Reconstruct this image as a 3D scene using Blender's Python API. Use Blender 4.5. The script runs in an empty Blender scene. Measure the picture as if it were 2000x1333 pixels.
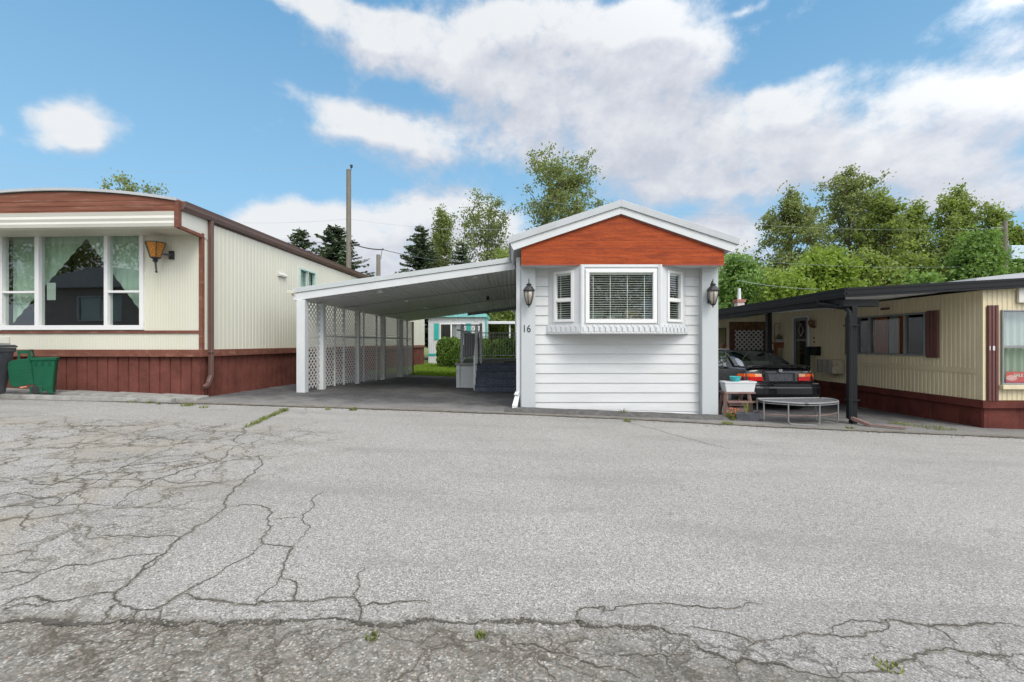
import bpy, bmesh, math, random
import numpy as np
from mathutils import Vector, Matrix
R = math.radians
S = bpy.context.scene
C = S.collection
# ------------------------------------------------------------------ camera
F, H = 889.0, 1.30
cam_d = bpy.data.cameras.new("camera"); cam = bpy.data.objects.new("camera", cam_d); C.objects.link(cam)
cam_d.lens = 16.0; cam_d.sensor_width = 36; cam_d.shift_y = 0.00175
cam_d.clip_start = 0.05; cam_d.clip_end = 2000
cam.location = (0, 0, H); cam.rotation_euler = (R(90), 0, 0)
S.camera = cam
S.view_settings.view_transform = 'Standard'; S.view_settings.look = 'None'
S.view_settings.gamma = 1; S.view_settings.use_curve_mapping = False
S.view_settings.exposure = 0.20
# ------------------------------------------------------------------ sun
SUN_AZ, SUN_EL = R(150), R(50)      # azimuth clockwise from +Y
sd = bpy.data.lights.new("sun", 'SUN'); sun = bpy.data.objects.new("sun", sd); C.objects.link(sun)
sd.energy = 2.1; sd.angle = R(24); sd.color = (1.0, 0.93, 0.83)
sdir = Vector((math.sin(SUN_AZ)*math.cos(SUN_EL), math.cos(SUN_AZ)*math.cos(SUN_EL), math.sin(SUN_EL)))
sun.rotation_euler = (-sdir).to_track_quat('-Z', 'Y').to_euler()
# ------------------------------------------------------------------ world: sky + clouds by direction
W = bpy.data.worlds.new("World"); S.world = W; W.use_nodes = True
nt = W.node_tree; nt.nodes.clear()
def N(t, k, **kw):
    n = t.nodes.new(k)
    for a, b in kw.items(): setattr(n, a, b)
    return n
def L(t, a, b): t.links.new(a, b)
def math_(t, op, a, b=None, c=None, clamp=False):
    n = N(t, 'ShaderNodeMath', operation=op); n.use_clamp = clamp
    for i, v in enumerate((a, b, c)):
        if v is None: continue
        if isinstance(v, (int, float)): n.inputs[i].default_value = v
        else: L(t, v, n.inputs[i])
    return n.outputs[0]
def vmath(t, op, a, b=None, c=None):
    n = N(t, 'ShaderNodeVectorMath', operation=op)
    for i, v in enumerate((a, b, c)):
        if v is None: continue
        if isinstance(v, (tuple, list)): n.inputs[i].default_value = v
        else: L(t, v, n.inputs[i])
    return n
def azel(px, py):
    dx = px-1000; return math.atan2(dx, F), math.atan2(670-py, math.hypot(dx, F))
BLOBS = [ # px, py, rx, ry, amplitude
 (790,85,165,60,1.0),(950,75,200,75,1.15),(1180,75,190,85,1.15),(1330,120,110,60,1.0),(1080,190,240,80,.95),(690,235,95,42,1.05),(725,135,80,55,-.0),(770,175,70,26,-.55),
 (830,270,170,50,.8),(1240,235,210,60,.8),(1420,275,190,65,1.0),(1120,315,260,45,.65),(1000,345,200,25,-.15),(1470,160,60,30,-.3),(1560,340,260,55,.85),(1500,215,110,50,.75),
 (1780,190,110,50,1.0),(1880,230,190,80,1.1),(1990,190,90,50,.9),(1740,290,150,60,.85),(1900,350,160,50,.75),(1960,400,120,40,.7),
 (165,235,112,52,1.15),(110,215,60,25,.3),(150,280,70,25,.7),(5,245,30,18,.7),(640,5,170,26,.75),(560,10,80,22,.6),(1960,10,160,60,.75),(1985,80,60,30,.5),
 (520,440,110,40,.85),(640,450,130,50,.9),(780,470,130,70,1.0),(880,415,90,50,1.05),(960,450,110,60,.9),(640,530,260,50,.8),(900,520,200,60,.8),
 (1400,455,110,40,.95),(1440,500,120,40,.8),(1250,20,60,20,.5),(600,175,60,22,.6),(1600,150,40,16,.4),(1700,420,300,40,.5),(1340,360,200,45,.75),(1240,12,50,22,.4),(1450,10,60,10,.4)]
g = bpy.data.node_groups.new("cloud_density", 'ShaderNodeTree')
g.interface.new_socket("V", in_out='INPUT', socket_type='NodeSocketVector')
g.interface.new_socket("D", in_out='OUTPUT', socket_type='NodeSocketFloat')
gi = N(g, 'NodeGroupInput'); go = N(g, 'NodeGroupOutput')
wn = N(g, 'ShaderNodeTexNoise'); wn.inputs['Scale'].default_value = 6; wn.inputs['Detail'].default_value = 3; L(g, gi.outputs[0], wn.inputs['Vector'])
wo = vmath(g, 'SUBTRACT', wn.outputs['Color'], (.5,.5,.5))
wp = vmath(g, 'MULTIPLY_ADD', wo.outputs[0], (.09,.07,0), gi.outputs[0]).outputs[0]
acc = 0.0
for (px,py,rx,ry,am) in BLOBS:
    a0, e0 = azel(px, py); a1 = azel(px+rx, py)[0]-azel(px-rx, py)[0]; e1 = azel(px, py-ry)[1]-azel(px, py+ry)[1]
    ia, ie = 2/a1, 2/e1
    v = vmath(g, 'MULTIPLY_ADD', wp, (ia, ie, 0), (-a0*ia, -e0*ie, 0)).outputs[0]
    d = vmath(g, 'DOT_PRODUCT', v, v).outputs['Value']
    e = math_(g, 'EXPONENT', math_(g, 'MULTIPLY', d, -1.0))
    acc = math_(g, 'MULTIPLY_ADD', e, am, acc)
sx = N(g, 'ShaderNodeSeparateXYZ'); L(g, gi.outputs[0], sx.inputs[0])
# cloud cover added out of view for neutral fill light, beyond the blobs
big = N(g, 'ShaderNodeTexNoise'); big.inputs['Scale'].default_value = 2.3; big.inputs['Detail'].default_value = 2; L(g, gi.outputs[0], big.inputs['Vector'])
side = math_(g, 'MULTIPLY', math_(g, 'SUBTRACT', math_(g, 'ABSOLUTE', sx.outputs[0]), 0.86), 6, clamp=True)
up = math_(g, 'MULTIPLY', math_(g, 'SUBTRACT', sx.outputs[1], 0.66), 6, clamp=True)
gen = math_(g, 'MULTIPLY', math_(g, 'MAXIMUM', side, up), math_(g, 'MULTIPLY', math_(g, 'SUBTRACT', big.outputs[0], .12), 3.4))
acc = math_(g, 'ADD', acc, gen)
acc = math_(g, 'MINIMUM', acc, 1.15)
st = vmath(g, 'MULTIPLY', gi.outputs[0], (1, 1.35, 1)).outputs[0]
fb = N(g, 'ShaderNodeTexNoise'); fb.inputs['Scale'].default_value = 13; fb.inputs['Detail'].default_value = 9; fb.inputs['Roughness'].default_value = .64
fb.inputs['Distortion'].default_value = .05
L(g, st, fb.inputs['Vector'])
fb2 = N(g, 'ShaderNodeTexNoise'); fb2.inputs['Scale'].default_value = 5.5; fb2.inputs['Detail'].default_value = 2; L(g, st, fb2.inputs['Vector'])
dd = math_(g, 'ADD', acc, math_(g, 'MULTIPLY', math_(g, 'SUBTRACT', fb.outputs[0], .5), 1.45))
dd = math_(g, 'ADD', dd, math_(g, 'MULTIPLY', math_(g, 'SUBTRACT', fb2.outputs[0], .5), 1.1))
L(g, dd, go.inputs[0])
tc = N(nt, 'ShaderNodeTexCoord'); sp = N(nt, 'ShaderNodeSeparateXYZ'); L(nt, tc.outputs['Generated'], sp.inputs[0])
az = math_(nt, 'ARCTAN2', sp.outputs[0], sp.outputs[1]); el = math_(nt, 'ARCSINE', sp.outputs[2])
cv = N(nt, 'ShaderNodeCombineXYZ'); L(nt, az, cv.inputs[0]); L(nt, el, cv.inputs[1])
def dens(off):
    gn = N(nt, 'ShaderNodeGroup'); gn.node_tree = g
    L(nt, vmath(nt, 'ADD', cv.outputs[0], off).outputs[0], gn.inputs[0]); return gn.outputs[0]
d0, d1 = dens((0,0,0)), dens((-.02,.062,0))
mr = N(nt, 'ShaderNodeMapRange', interpolation_type='SMOOTHSTEP'); L(nt, d0, mr.inputs[0])
mr.inputs[1].default_value = .28; mr.inputs[2].default_value = 1.12
lit = math_(nt, 'MULTIPLY_ADD', math_(nt, 'SUBTRACT', d0, d1), 0.95, 0.33, clamp=True)
thick = N(nt, 'ShaderNodeMapRange', interpolation_type='SMOOTHSTEP'); L(nt, d0, thick.inputs[0])
thick.inputs[1].default_value = .8; thick.inputs[2].default_value = 1.7; thick.inputs[3].default_value = .22; thick.inputs[4].default_value = 0
lit = math_(nt, 'ADD', lit, thick.outputs[0], clamp=True)
cr = N(nt, 'ShaderNodeValToRGB'); L(nt, lit, cr.inputs[0])
cr.color_ramp.elements[0].position = 0; cr.color_ramp.elements[0].color = (.46,.50,.58,1)
cr.color_ramp.elements[1].position = 1; cr.color_ramp.elements[1].color = (.74,.76,.785,1)
m_ = cr.color_ramp.elements.new(.45); m_.color = (.58,.605,.67,1)
sky = N(nt, 'ShaderNodeTexSky', sky_type='NISHITA'); sky.sun_disc = False
sky.sun_elevation = SUN_EL; sky.sun_rotation = SUN_AZ; sky.air_density = 1.0; sky.dust_density = .6; sky.ozone_density = 2.0
SKY_K = 0.145
sk = vmath(nt, 'MULTIPLY', sky.outputs[0], (SKY_K*0.98, SKY_K*1.20, SKY_K*1.22)).outputs[0]
# thin high white veil: paler toward the horizon
veil = N(nt, 'ShaderNodeMapRange'); L(nt, el, veil.inputs[0]); veil.inputs[1].default_value = 0; veil.inputs[2].default_value = .75
veil.inputs[3].default_value = .85; veil.inputs[4].default_value = .70
mv = N(nt, 'ShaderNodeMix', data_type='RGBA'); L(nt, veil.outputs[0], mv.inputs[0]); L(nt, sk, mv.inputs[6]); vr = N(nt, 'ShaderNodeValToRGB'); L(nt, math_(nt,'MULTIPLY',el,1.6,clamp=True), vr.inputs[0]); vr.color_ramp.elements[0].color=(.37,.54,.68,1); vr.color_ramp.elements[1].color=(.150,.37,.62,1); ve_=vr.color_ramp.elements.new(.45); ve_.color=(.265,.50,.715,1); L(nt, vr.outputs[0], mv.inputs[7])
mx = N(nt, 'ShaderNodeMix', data_type='RGBA'); L(nt, mr.outputs[0], mx.inputs[0]); L(nt, mv.outputs[2], mx.inputs[6])
# unseen clouds on the sun side are brightened as added fill light
sdp = vmath(nt, 'DOT_PRODUCT', tc.outputs['Generated'], tuple(sdir)).outputs['Value']
cloud_fill = N(nt, 'ShaderNodeMapRange', interpolation_type='SMOOTHSTEP'); L(nt, sdp, cloud_fill.inputs[0])
cloud_fill.inputs[1].default_value = -.05; cloud_fill.inputs[2].default_value = 1; cloud_fill.inputs[3].default_value = 1; cloud_fill.inputs[4].default_value = 3.4
cg = N(nt, 'ShaderNodeVectorMath', operation='SCALE'); L(nt, cr.outputs[0], cg.inputs[0]); L(nt, cloud_fill.outputs[0], cg.inputs['Scale'])
L(nt, cg.outputs[0], mx.inputs[7])
bgn = N(nt, 'ShaderNodeBackground'); bgn.inputs[1].default_value = 1.0; L(nt, mx.outputs[2], bgn.inputs[0])
wout = N(nt, 'ShaderNodeOutputWorld'); L(nt, bgn.outputs[0], wout.inputs[0])

# ------------------------------------------------------------------ helpers
def gz(x, y):
    return -0.0386*30*math.tanh(x/30.0) - 0.012*max(0.0, min(y, 40)-9.0)
def P(px, py, Y): return Vector(((px-1000)*Y/F, Y, H+(670-py)*Y/F))
def px2x(px, Y): return (px-1000)*Y/F
def px2z(py, Y): return H+(670-py)*Y/F
def ground_at(px, py):
    Y = 5.0
    for _ in range(40):
        z = gz(px2x(px, Y), Y); Y = F*(H-z)/(py-670)
    return Vector((px2x(px, Y), Y, gz(px2x(px, Y), Y)))
ORG = {}
class MB:
    def __init__(s, M=None): s.v=[]; s.f=[]; s.M=M; s.smooth=False
    def vert(s, p):
        p = Vector(p)
        if s.M is not None: p = s.M @ p
        s.v.append(p); return len(s.v)-1
    def poly(s, pts): s.f.append([s.vert(p) for p in pts])
    def quad(s, a, b, c, d): s.poly([a,b,c,d])
    def hexa(s, p):  # 8 points: bottom 4, top 4 (ccw)
        i = [s.vert(q) for q in p]
        for q in ((3,2,1,0),(4,5,6,7),(0,1,5,4),(1,2,6,5),(2,3,7,6),(3,0,4,7)): s.f.append([i[k] for k in q])
        return s
    def box(s, x0,x1,y0,y1,z0,z1):
        if x0>x1: x0,x1=x1,x0
        if y0>y1: y0,y1=y1,y0
        if z0>z1: z0,z1=z1,z0
        return s.hexa([(x0,y0,z0),(x1,y0,z0),(x1,y1,z0),(x0,y1,z0),(x0,y0,z1),(x1,y0,z1),(x1,y1,z1),(x0,y1,z1)])
    def prism(s, prof, y0, y1):   # profile in xz, extruded along y
        a=[s.vert((x,y0,z)) for x,z in prof]; b=[s.vert((x,y1,z)) for x,z in prof]; n=len(prof)
        s.f.append(a[::-1]); s.f.append(b)
        for k in range(n): s.f.append([a[k],a[(k+1)%n],b[(k+1)%n],b[k]])
        return s
    def prism_x(s, prof, x0, x1): # profile in yz, extruded along x
        a=[s.vert((x0,y,z)) for y,z in prof]; b=[s.vert((x1,y,z)) for y,z in prof]; n=len(prof)
        s.f.append(a[::-1]); s.f.append(b)
        for k in range(n): s.f.append([a[k],a[(k+1)%n],b[(k+1)%n],b[k]])
        return s
    def prism_z(s, prof, z0, z1):
        a=[s.vert((x,y,z0)) for x,y in prof]; b=[s.vert((x,y,z1)) for x,y in prof]; n=len(prof)
        s.f.append(a[::-1]); s.f.append(b)
        for k in range(n): s.f.append([a[k],a[(k+1)%n],b[(k+1)%n],b[k]])
        return s
    def bar(s, a, b, w, h, up=(0,0,1)):
        a=Vector(a); b=Vector(b); d=(b-a).normalized(); up=Vector(up)
        sd_=d.cross(up)
        if sd_.length<1e-4: sd_=d.cross(Vector((1,0,0)))
        sd_.normalize(); u=sd_.cross(d).normalized(); sd_*=w/2; u*=h/2
        return s.hexa([a-sd_-u,a+sd_-u,b+sd_-u,b-sd_-u,a-sd_+u,a+sd_+u,b+sd_+u,b-sd_+u])
    def tube(s, pts, r, n=8, cap=True):
        pts=[Vector(p) for p in pts]; m=len(pts)
        rr = r if isinstance(r,(list,tuple)) else [r]*m
        rings=[]; ref=None
        for i,p in enumerate(pts):
            d=(pts[min(i+1,m-1)]-pts[max(i-1,0)])
            if d.length<1e-9: d=Vector((0,0,1))
            d.normalize()
            if ref is None: ref = Vector((1,0,0)) if abs(d.x)<.9 else Vector((0,1,0))
            u=d.cross(ref).normalized(); w=d.cross(u).normalized(); ref=-w if False else ref
            rings.append([s.vert(p+(u*math.cos(2*math.pi*k/n)+w*math.sin(2*math.pi*k/n))*rr[i]) for k in range(n)])
        for i in range(m-1):
            for k in range(n): s.f.append([rings[i][k],rings[i][(k+1)%n],rings[i+1][(k+1)%n],rings[i+1][k]])
        if cap: s.f.append(rings[0][::-1]); s.f.append(rings[-1])
        return s
    def lathe(s, c, prof, n=16):  # prof: (r,z) from bottom up, axis z
        c=Vector(c); rings=[]
        for r,z in prof:
            rings.append([s.vert(c+Vector((r*math.cos(2*math.pi*k/n), r*math.sin(2*math.pi*k/n), z))) for k in range(n)])
        for i in range(len(prof)-1):
            for k in range(n): s.f.append([rings[i][k],rings[i][(k+1)%n],rings[i+1][(k+1)%n],rings[i+1][k]])
        s.f.append(rings[0][::-1]); s.f.append(rings[-1]); return s
    def build(s, name, mat, parent=None, bevel=0, smooth=False, sub=0, solid=0):
        org = ORG.get(parent.name, Vector((0,0,0))) if parent else Vector((0,0,0))
        me=bpy.data.meshes.new(name); me.from_pydata([tuple(Vector(p)-org) for p in s.v], [], s.f); me.validate(); 
        bm=bmesh.new(); bm.from_mesh(me)
        if sub or smooth: bmesh.ops.remove_doubles(bm, verts=bm.verts, dist=1e-5)
        bmesh.ops.recalc_face_normals(bm, faces=bm.faces); bm.to_mesh(me); bm.free()
        me.materials.append(mat)
        o=bpy.data.objects.new(name, me); C.objects.link(o)
        if parent: o.parent=parent; ORG[o.name]=org
        if smooth:
            for p in me.polygons: p.use_smooth=True
        if solid: m=o.modifiers.new('solid','SOLIDIFY'); m.thickness=solid
        if sub: m=o.modifiers.new('sub','SUBSURF'); m.levels=sub; m.render_levels=sub
        if bevel: m=o.modifiers.new('bevel','BEVEL'); m.width=bevel; m.segments=2; m.limit_method='ANGLE'
        return o
def thing(name, label, cat, loc=(0,0,0), group=None):
    o=bpy.data.objects.new(name, None); C.objects.link(o); o.location=loc
    o.empty_display_size=.2
    o['label']=label; o['category']=cat
    if group: o['group']=group
    ORG[o.name]=Vector(loc); return o
def tag(o, label, cat, group=None, kind=None):
    o['label']=label; o['category']=cat
    if group: o['group']=group
    if kind: o['kind']=kind
    return o
def struct(o): o['kind']='structure'; return o
def copy_tree(o, parent=None, swap=None):
    c=o.copy(); C.objects.link(c)
    if parent: c.parent=parent
    for ch in [x for x in S.objects if x.parent==o]: copy_tree(ch, c)
    return c
def soup(name, V, Fn, mat, parent=None, nv=4):
    org=np.array(ORG.get(parent.name, (0,0,0)) if parent else (0,0,0))
    V=np.asarray(V,dtype=np.float32).reshape(-1,3)-org.astype(np.float32)
    n=len(V)//nv
    me=bpy.data.meshes.new(name); me.vertices.add(len(V)); me.vertices.foreach_set('co', V.ravel())
    me.loops.add(n*nv); me.loops.foreach_set('vertex_index', np.arange(n*nv,dtype=np.int32))
    me.polygons.add(n); me.polygons.foreach_set('loop_start', np.arange(0,n*nv,nv,dtype=np.int32))
    me.polygons.foreach_set('loop_total', np.full(n,nv,dtype=np.int32))
    me.update(calc_edges=True); me.materials.append(mat)
    o=bpy.data.objects.new(name, me); C.objects.link(o)
    if parent: o.parent=parent; ORG[o.name]=Vector(org)
    return o
def text_mesh(txt, size, depth=.004):
    cu=bpy.data.curves.new('txt','FONT'); cu.body=txt; cu.size=size; cu.extrude=depth/2; cu.align_x='CENTER'; cu.align_y='CENTER'
    t=bpy.data.objects.new('txt', cu); C.objects.link(t)
    dg=bpy.context.evaluated_depsgraph_get(); me=bpy.data.meshes.new_from_object(t.evaluated_get(dg))
    bpy.data.objects.remove(t); return me
def text_obj(name, txt, size, loc, mat, parent, rotz=0, sx=1.0, depth=.006):
    me=text_mesh(txt, size, depth); me.name=name
    org=ORG.get(parent.name, Vector((0,0,0)))
    M=Matrix.Translation(Vector(loc)-org)@Matrix.Rotation(rotz,4,'Z')@Matrix.Rotation(R(90),4,'X')@Matrix.Diagonal((sx,1,1,1))
    me.transform(M); me.materials.clear(); me.materials.append(mat)
    o=bpy.data.objects.new(name, me); C.objects.link(o); o.parent=parent; ORG[o.name]=org; return o
# ------------------------------------------------------------------ materials
def base_mat(name):
    m=bpy.data.materials.new(name); m.use_nodes=True; t=m.node_tree; b=t.nodes['Principled BSDF']; return m,t,b
def noise(t, vec, scale, detail=4, rough=.55, dist=0):
    n=N(t,'ShaderNodeTexNoise'); n.inputs['Scale'].default_value=scale; n.inputs['Detail'].default_value=detail
    n.inputs['Roughness'].default_value=rough; n.inputs['Distortion'].default_value=dist
    if vec is not None: L(t,vec,n.inputs['Vector'])
    return n.outputs[0]
def mapr(t, v, a, b, c=0.0, d=1.0, smooth=False):
    n=N(t,'ShaderNodeMapRange'); 
    if smooth: n.interpolation_type='SMOOTHSTEP'
    L(t,v,n.inputs[0]); n.inputs[1].default_value=a; n.inputs[2].default_value=b; n.inputs[3].default_value=c; n.inputs[4].default_value=d
    return n.outputs[0]
def mixc(t, f, a, b, mode='MIX'):
    n=N(t,'ShaderNodeMix',data_type='RGBA',blend_type=mode)
    for i,v in ((0,f),(6,a),(7,b)):
        if isinstance(v,(int,float)): n.inputs[i].default_value=v
        elif isinstance(v,(tuple,list)): n.inputs[i].default_value=(*v[:3],1)
        else: L(t,v,n.inputs[i])
    return n.outputs[2]
def objvec(t, stretch=(1,1,1)):
    g_=N(t,'ShaderNodeNewGeometry'); m=vmath(t,'MULTIPLY',g_.outputs['Position'],stretch); return m.outputs[0]
def bump(t, b, h, strength=.3, dist=.01):
    n=N(t,'ShaderNodeBump'); n.inputs['Strength'].default_value=strength; n.inputs['Distance'].default_value=dist
    L(t,h,n.inputs['Height']); L(t,n.outputs[0],b.inputs['Normal'])
def M_(name, col, rough=.6, var=.12, scale=3, dirt=None, dirt_amt=.4, dirt_scale=1.2, stretch=(1,1,1), bmp=0, bscale=60, metal=0, spec=.5, coat=0):
    m,t,b=base_mat(name); v=objvec(t,stretch)
    n1=noise(t,v,scale,5); n2=noise(t,v,scale*9,3)
    lo=tuple(c*(1-var) for c in col); hi=tuple(min(1,c*(1+var)) for c in col)
    c=mixc(t, mapr(t,n1,.3,.7), lo, hi)
    c=mixc(t, mapr(t,n2,.45,.8,0,var), c, tuple(x*.6 for x in col))
    if dirt:
        nd=noise(t,v,dirt_scale,6,.65)
        c=mixc(t, mapr(t,nd,.5,.72,0,dirt_amt,True), c, dirt)
    L(t,c,b.inputs['Base Color'])
    b.inputs['Metallic'].default_value=metal; b.inputs['Specular IOR Level'].default_value=spec
    L(t, mapr(t,n2,.3,.7,max(0,rough-.08),min(1,rough+.08)), b.inputs['Roughness'])
    if coat: b.inputs['Coat Weight'].default_value=coat; b.inputs['Coat Roughness'].default_value=.05
    if bmp: bump(t,b,noise(t,v,bscale,4),bmp,.004)
    return m
m={}
m['white']=M_('white_paint',(.54,.555,.555),.5,.05,2,dirt=(.55,.56,.53),dirt_amt=.22,bmp=.08)
m['siding']=M_('white_siding',(.55,.56,.555),.5,.05,3,dirt=(.50,.50,.46),dirt_amt=.35,stretch=(.5,.5,2.5),bmp=.12,bscale=30)
m['column']=M_('grey_white_column',(.43,.455,.455),.5,.04,2,dirt=(.36,.37,.35),dirt_amt=.25,bmp=.08)
m['vinyl']=M_('vinyl_frame',(.66,.66,.65),.35,.02,3,dirt=(.6,.58,.52),dirt_amt=.15)
m['metal_edge']=M_('grey_drip_edge',(.40,.42,.43),.38,.05,2,metal=.0,dirt=(.3,.3,.28),dirt_amt=.3)
m['cream']=M_('cream_aluminium_siding',(.555,.54,.445),.45,.05,.8,dirt=(.50,.52,.36),dirt_amt=.45,dirt_scale=.55,stretch=(1,1,.35),bmp=.05,bscale=20)
m['cream2']=M_('tan_aluminium_siding',(.56,.485,.315),.5,.07,1.2,dirt=(.40,.34,.21),dirt_amt=.5,dirt_scale=.9,stretch=(1,1,.3),bmp=.05,bscale=20)
m['cream_trim']=M_('cream_fascia',(.53,.52,.46),.45,.05,2,dirt=(.5,.48,.38),dirt_amt=.3,stretch=(.3,.3,4))
m['brown_trim']=M_('faded_brown_trim',(.155,.062,.042),.6,.18,4,dirt=(.33,.19,.14),dirt_amt=.55,dirt_scale=5,stretch=(1,1,2),bmp=.2,spec=.15)
m['brown_gable']=M_('faded_brown_gable',(.185,.072,.045),.6,.2,2.5,dirt=(.36,.21,.15),dirt_amt=.6,dirt_scale=3,stretch=(.35,1,4),bmp=.2,spec=.15)
m['gutter']=M_('brown_gutter',(.105,.058,.045),.35,.1,3,coat=.2)
m['dark_brown']=M_('dark_brown_trim',(.095,.028,.022),.5,.15,4,dirt=(.06,.03,.025),dirt_amt=.4)
m['black_metal']=M_('black_metal',(.006,.007,.008),.5,.1,4,dirt=(.014,.014,.014),dirt_amt=.3,spec=.22)
m['lamp_black']=M_('lamp_black',(.02,.02,.022),.5,.2,20,bmp=.2)
m['teal']=M_('teal_paint',(.02,.36,.31),.5,.08,3)
m['galv']=M_('galvanised',(.22,.225,.225),.5,.1,6,metal=.3,dirt=(.22,.2,.17),dirt_amt=.5,dirt_scale=6)
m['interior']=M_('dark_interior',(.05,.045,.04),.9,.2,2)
m['white_in']=M_('interior_white',(.6,.6,.58),.6,.03,2)
m['blind']=M_('blind_slat',(.85,.84,.80),.45,.03,2)
m['black_plastic']=M_('dark_grey_plastic',(.055,.060,.070),.5,.12,8,dirt=(.13,.13,.14),dirt_amt=.5,dirt_scale=5,bmp=.1)
m['green_plastic']=M_('green_plastic',(.003,.075,.035),.5,.15,5,dirt=(.02,.11,.06),dirt_amt=.4,bmp=.06,spec=.25)
m['bin_lid']=M_('bin_lid_plastic',(.05,.053,.06),.85,.1,8,spec=.15)
m['rubber']=M_('rubber',(.02,.02,.02),.8,.1,10)
m['wood_pole']=M_('weathered_pole',(.15,.135,.105),.85,.2,3,dirt=(.12,.10,.08),dirt_amt=.6,dirt_scale=4,stretch=(4,4,.6),bmp=.4)
m['wood_red']=M_('weathered_red_stain',(.17,.10,.085),.75,.2,6,dirt=(.30,.24,.21),dirt_amt=.5,dirt_scale=7,stretch=(1,1,1),bmp=.3)
m['wood_orange']=M_('orange_wood',(.22,.075,.025),.5,.2,4,stretch=(2,2,.5))
m['osb']=M_('mottled_board',(.12,.055,.02),.6,.5,9,dirt=(.28,.16,.06),dirt_amt=.8,dirt_scale=14)
m['lattice']=M_('lattice_white',(.50,.51,.49),.55,.06,5,dirt=(.42,.42,.36),dirt_amt=.35,dirt_scale=2)
m['deck_grey']=M_('deck_grey_paint',(.46,.48,.47),.6,.06,3,dirt=(.3,.3,.27),dirt_amt=.3)
m['rail_grey']=M_('rail_grey',(.27,.28,.28),.55,.08,3)
m['stair']=M_('blue_grey_stair_carpet',(.050,.062,.085),.9,.5,22,dirt=(.10,.11,.12),dirt_amt=.6,dirt_scale=9,bmp=.5,bscale=150)
m['concrete']=M_('kerb_concrete',(.23,.225,.205),.9,.25,6,dirt=(.11,.105,.09),dirt_amt=.75,dirt_scale=4,bmp=.8,bscale=70)
m['roofing']=M_('grey_roofing',(.25,.26,.27),.8,.15,3,dirt=(.14,.14,.13),dirt_amt=.6,dirt_scale=3)
m['rock']=M_('pebbles',(.17,.155,.13),.85,.35,25)
m['dirt']=M_('crack_dirt',(.060,.054,.043),1,.4,18,dirt=(.13,.115,.085),dirt_amt=.5,dirt_scale=13)
m['dirt2']=M_('road_edge_dirt',(.13,.115,.09),1,.35,9,dirt=(.24,.21,.17),dirt_amt=.8,dirt_scale=16,bmp=.8,bscale=70)
m['curtain']=None
m['bark']=M_('bark',(.12,.095,.075),.9,.3,6,stretch=(4,4,1),bmp=.4)
m['bark_pale']=M_('pale_bark',(.26,.25,.22),.9,.3,6,stretch=(2,2,3))
m['flower']=M_('orange_petals',(.75,.16,.03),.6,.1,10)
m['terracotta']=M_('peach_card',(.55,.25,.15),.8,.1,10)
m['aqua']=M_('aqua_plastic',(.05,.42,.42),.4,.05,6)
m['ac']=M_('ac_metal',(.42,.38,.29),.6,.15,10,dirt=(.2,.1,.05),dirt_amt=.6,dirt_scale=8)
m['amber']=None
m['transformer']=M_('transformer_grey',(.42,.50,.58),.5,.05,3)
m['red_card']=M_('red_card',(.62,.05,.08),.5,.05,4)
m['brass']=M_('aged_brass',(.18,.09,.035),.4,.2,10,metal=.5)
m['white_text']=M_('white_letters',(.8,.8,.8),.4,.02,3)
m['black_text']=M_('black_letters',(.02,.02,.02),.4,.02,3)
m['wire']=M_('cable_black',(.03,.03,.035),.6,.05,3)
m['wire_grey']=M_('cable_grey',(.33,.38,.43),.6,.05,3)
# skirting: textured brown boards with grooves
def skirt_mat(name, col, pitch=.21, axis=0):
    mm,t,b=base_mat(name); v=objvec(t)
    n1=noise(t,v,2.2,6,.65); n2=noise(t,v,45,3)
    c=mixc(t, mapr(t,n1,.35,.65), tuple(x*.72 for x in col), tuple(x*1.25 for x in col))
    c=mixc(t, mapr(t,noise(t,v,1.3,6,.7),.52,.7,0,.6,True), c, tuple(x*.38 for x in col))
    c=mixc(t, mapr(t,n2,.45,.7,0,.45), c, tuple(x*.55 for x in col))
    L(t,c,b.inputs['Base Color']); b.inputs['Roughness'].default_value=.8; b.inputs['Specular IOR Level'].default_value=.15
    bump(t,b,n2,.6,.006); return mm
m['skirt']=skirt_mat('brown_textured_skirting',(.135,.047,.035))
m['skirt2']=skirt_mat('dark_red_skirting',(.105,.030,.023))
# red stained tongue and groove gable
def gable_mat():
    mm,t,b=base_mat('red_cedar_boards'); v=objvec(t,(.9,1,7)); 
    n1=noise(t,v,2.6,7,.65,.6); n2=noise(t,objvec(t,(3,3,40)),6,4,.6,.3)
    sp_=N(t,'ShaderNodeSeparateXYZ'); L(t,objvec(t),sp_.inputs[0])
    row=math_(t,'FLOOR',math_(t,'DIVIDE',sp_.outputs[2],.158))
    wn_=N(t,'ShaderNodeTexWhiteNoise',noise_dimensions='1D'); L(t,row,wn_.inputs['W'])
    c=mixc(t, mapr(t,n1,.32,.68), (.21,.035,.009), (.46,.088,.018))
    c=mixc(t, mapr(t,n2,.46,.7,0,.8), c, (.11,.020,.007))
    c=mixc(t, math_(t,'MULTIPLY',wn_.outputs[0],.30), c, (.18,.028,.012))
    L(t,c,b.inputs['Base Color']); b.inputs['Roughness'].default_value=.55; b.inputs['Specular IOR Level'].default_value=.18; bump(t,b,n2,.3,.003); return mm
m['gable']=gable_mat()
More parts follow.
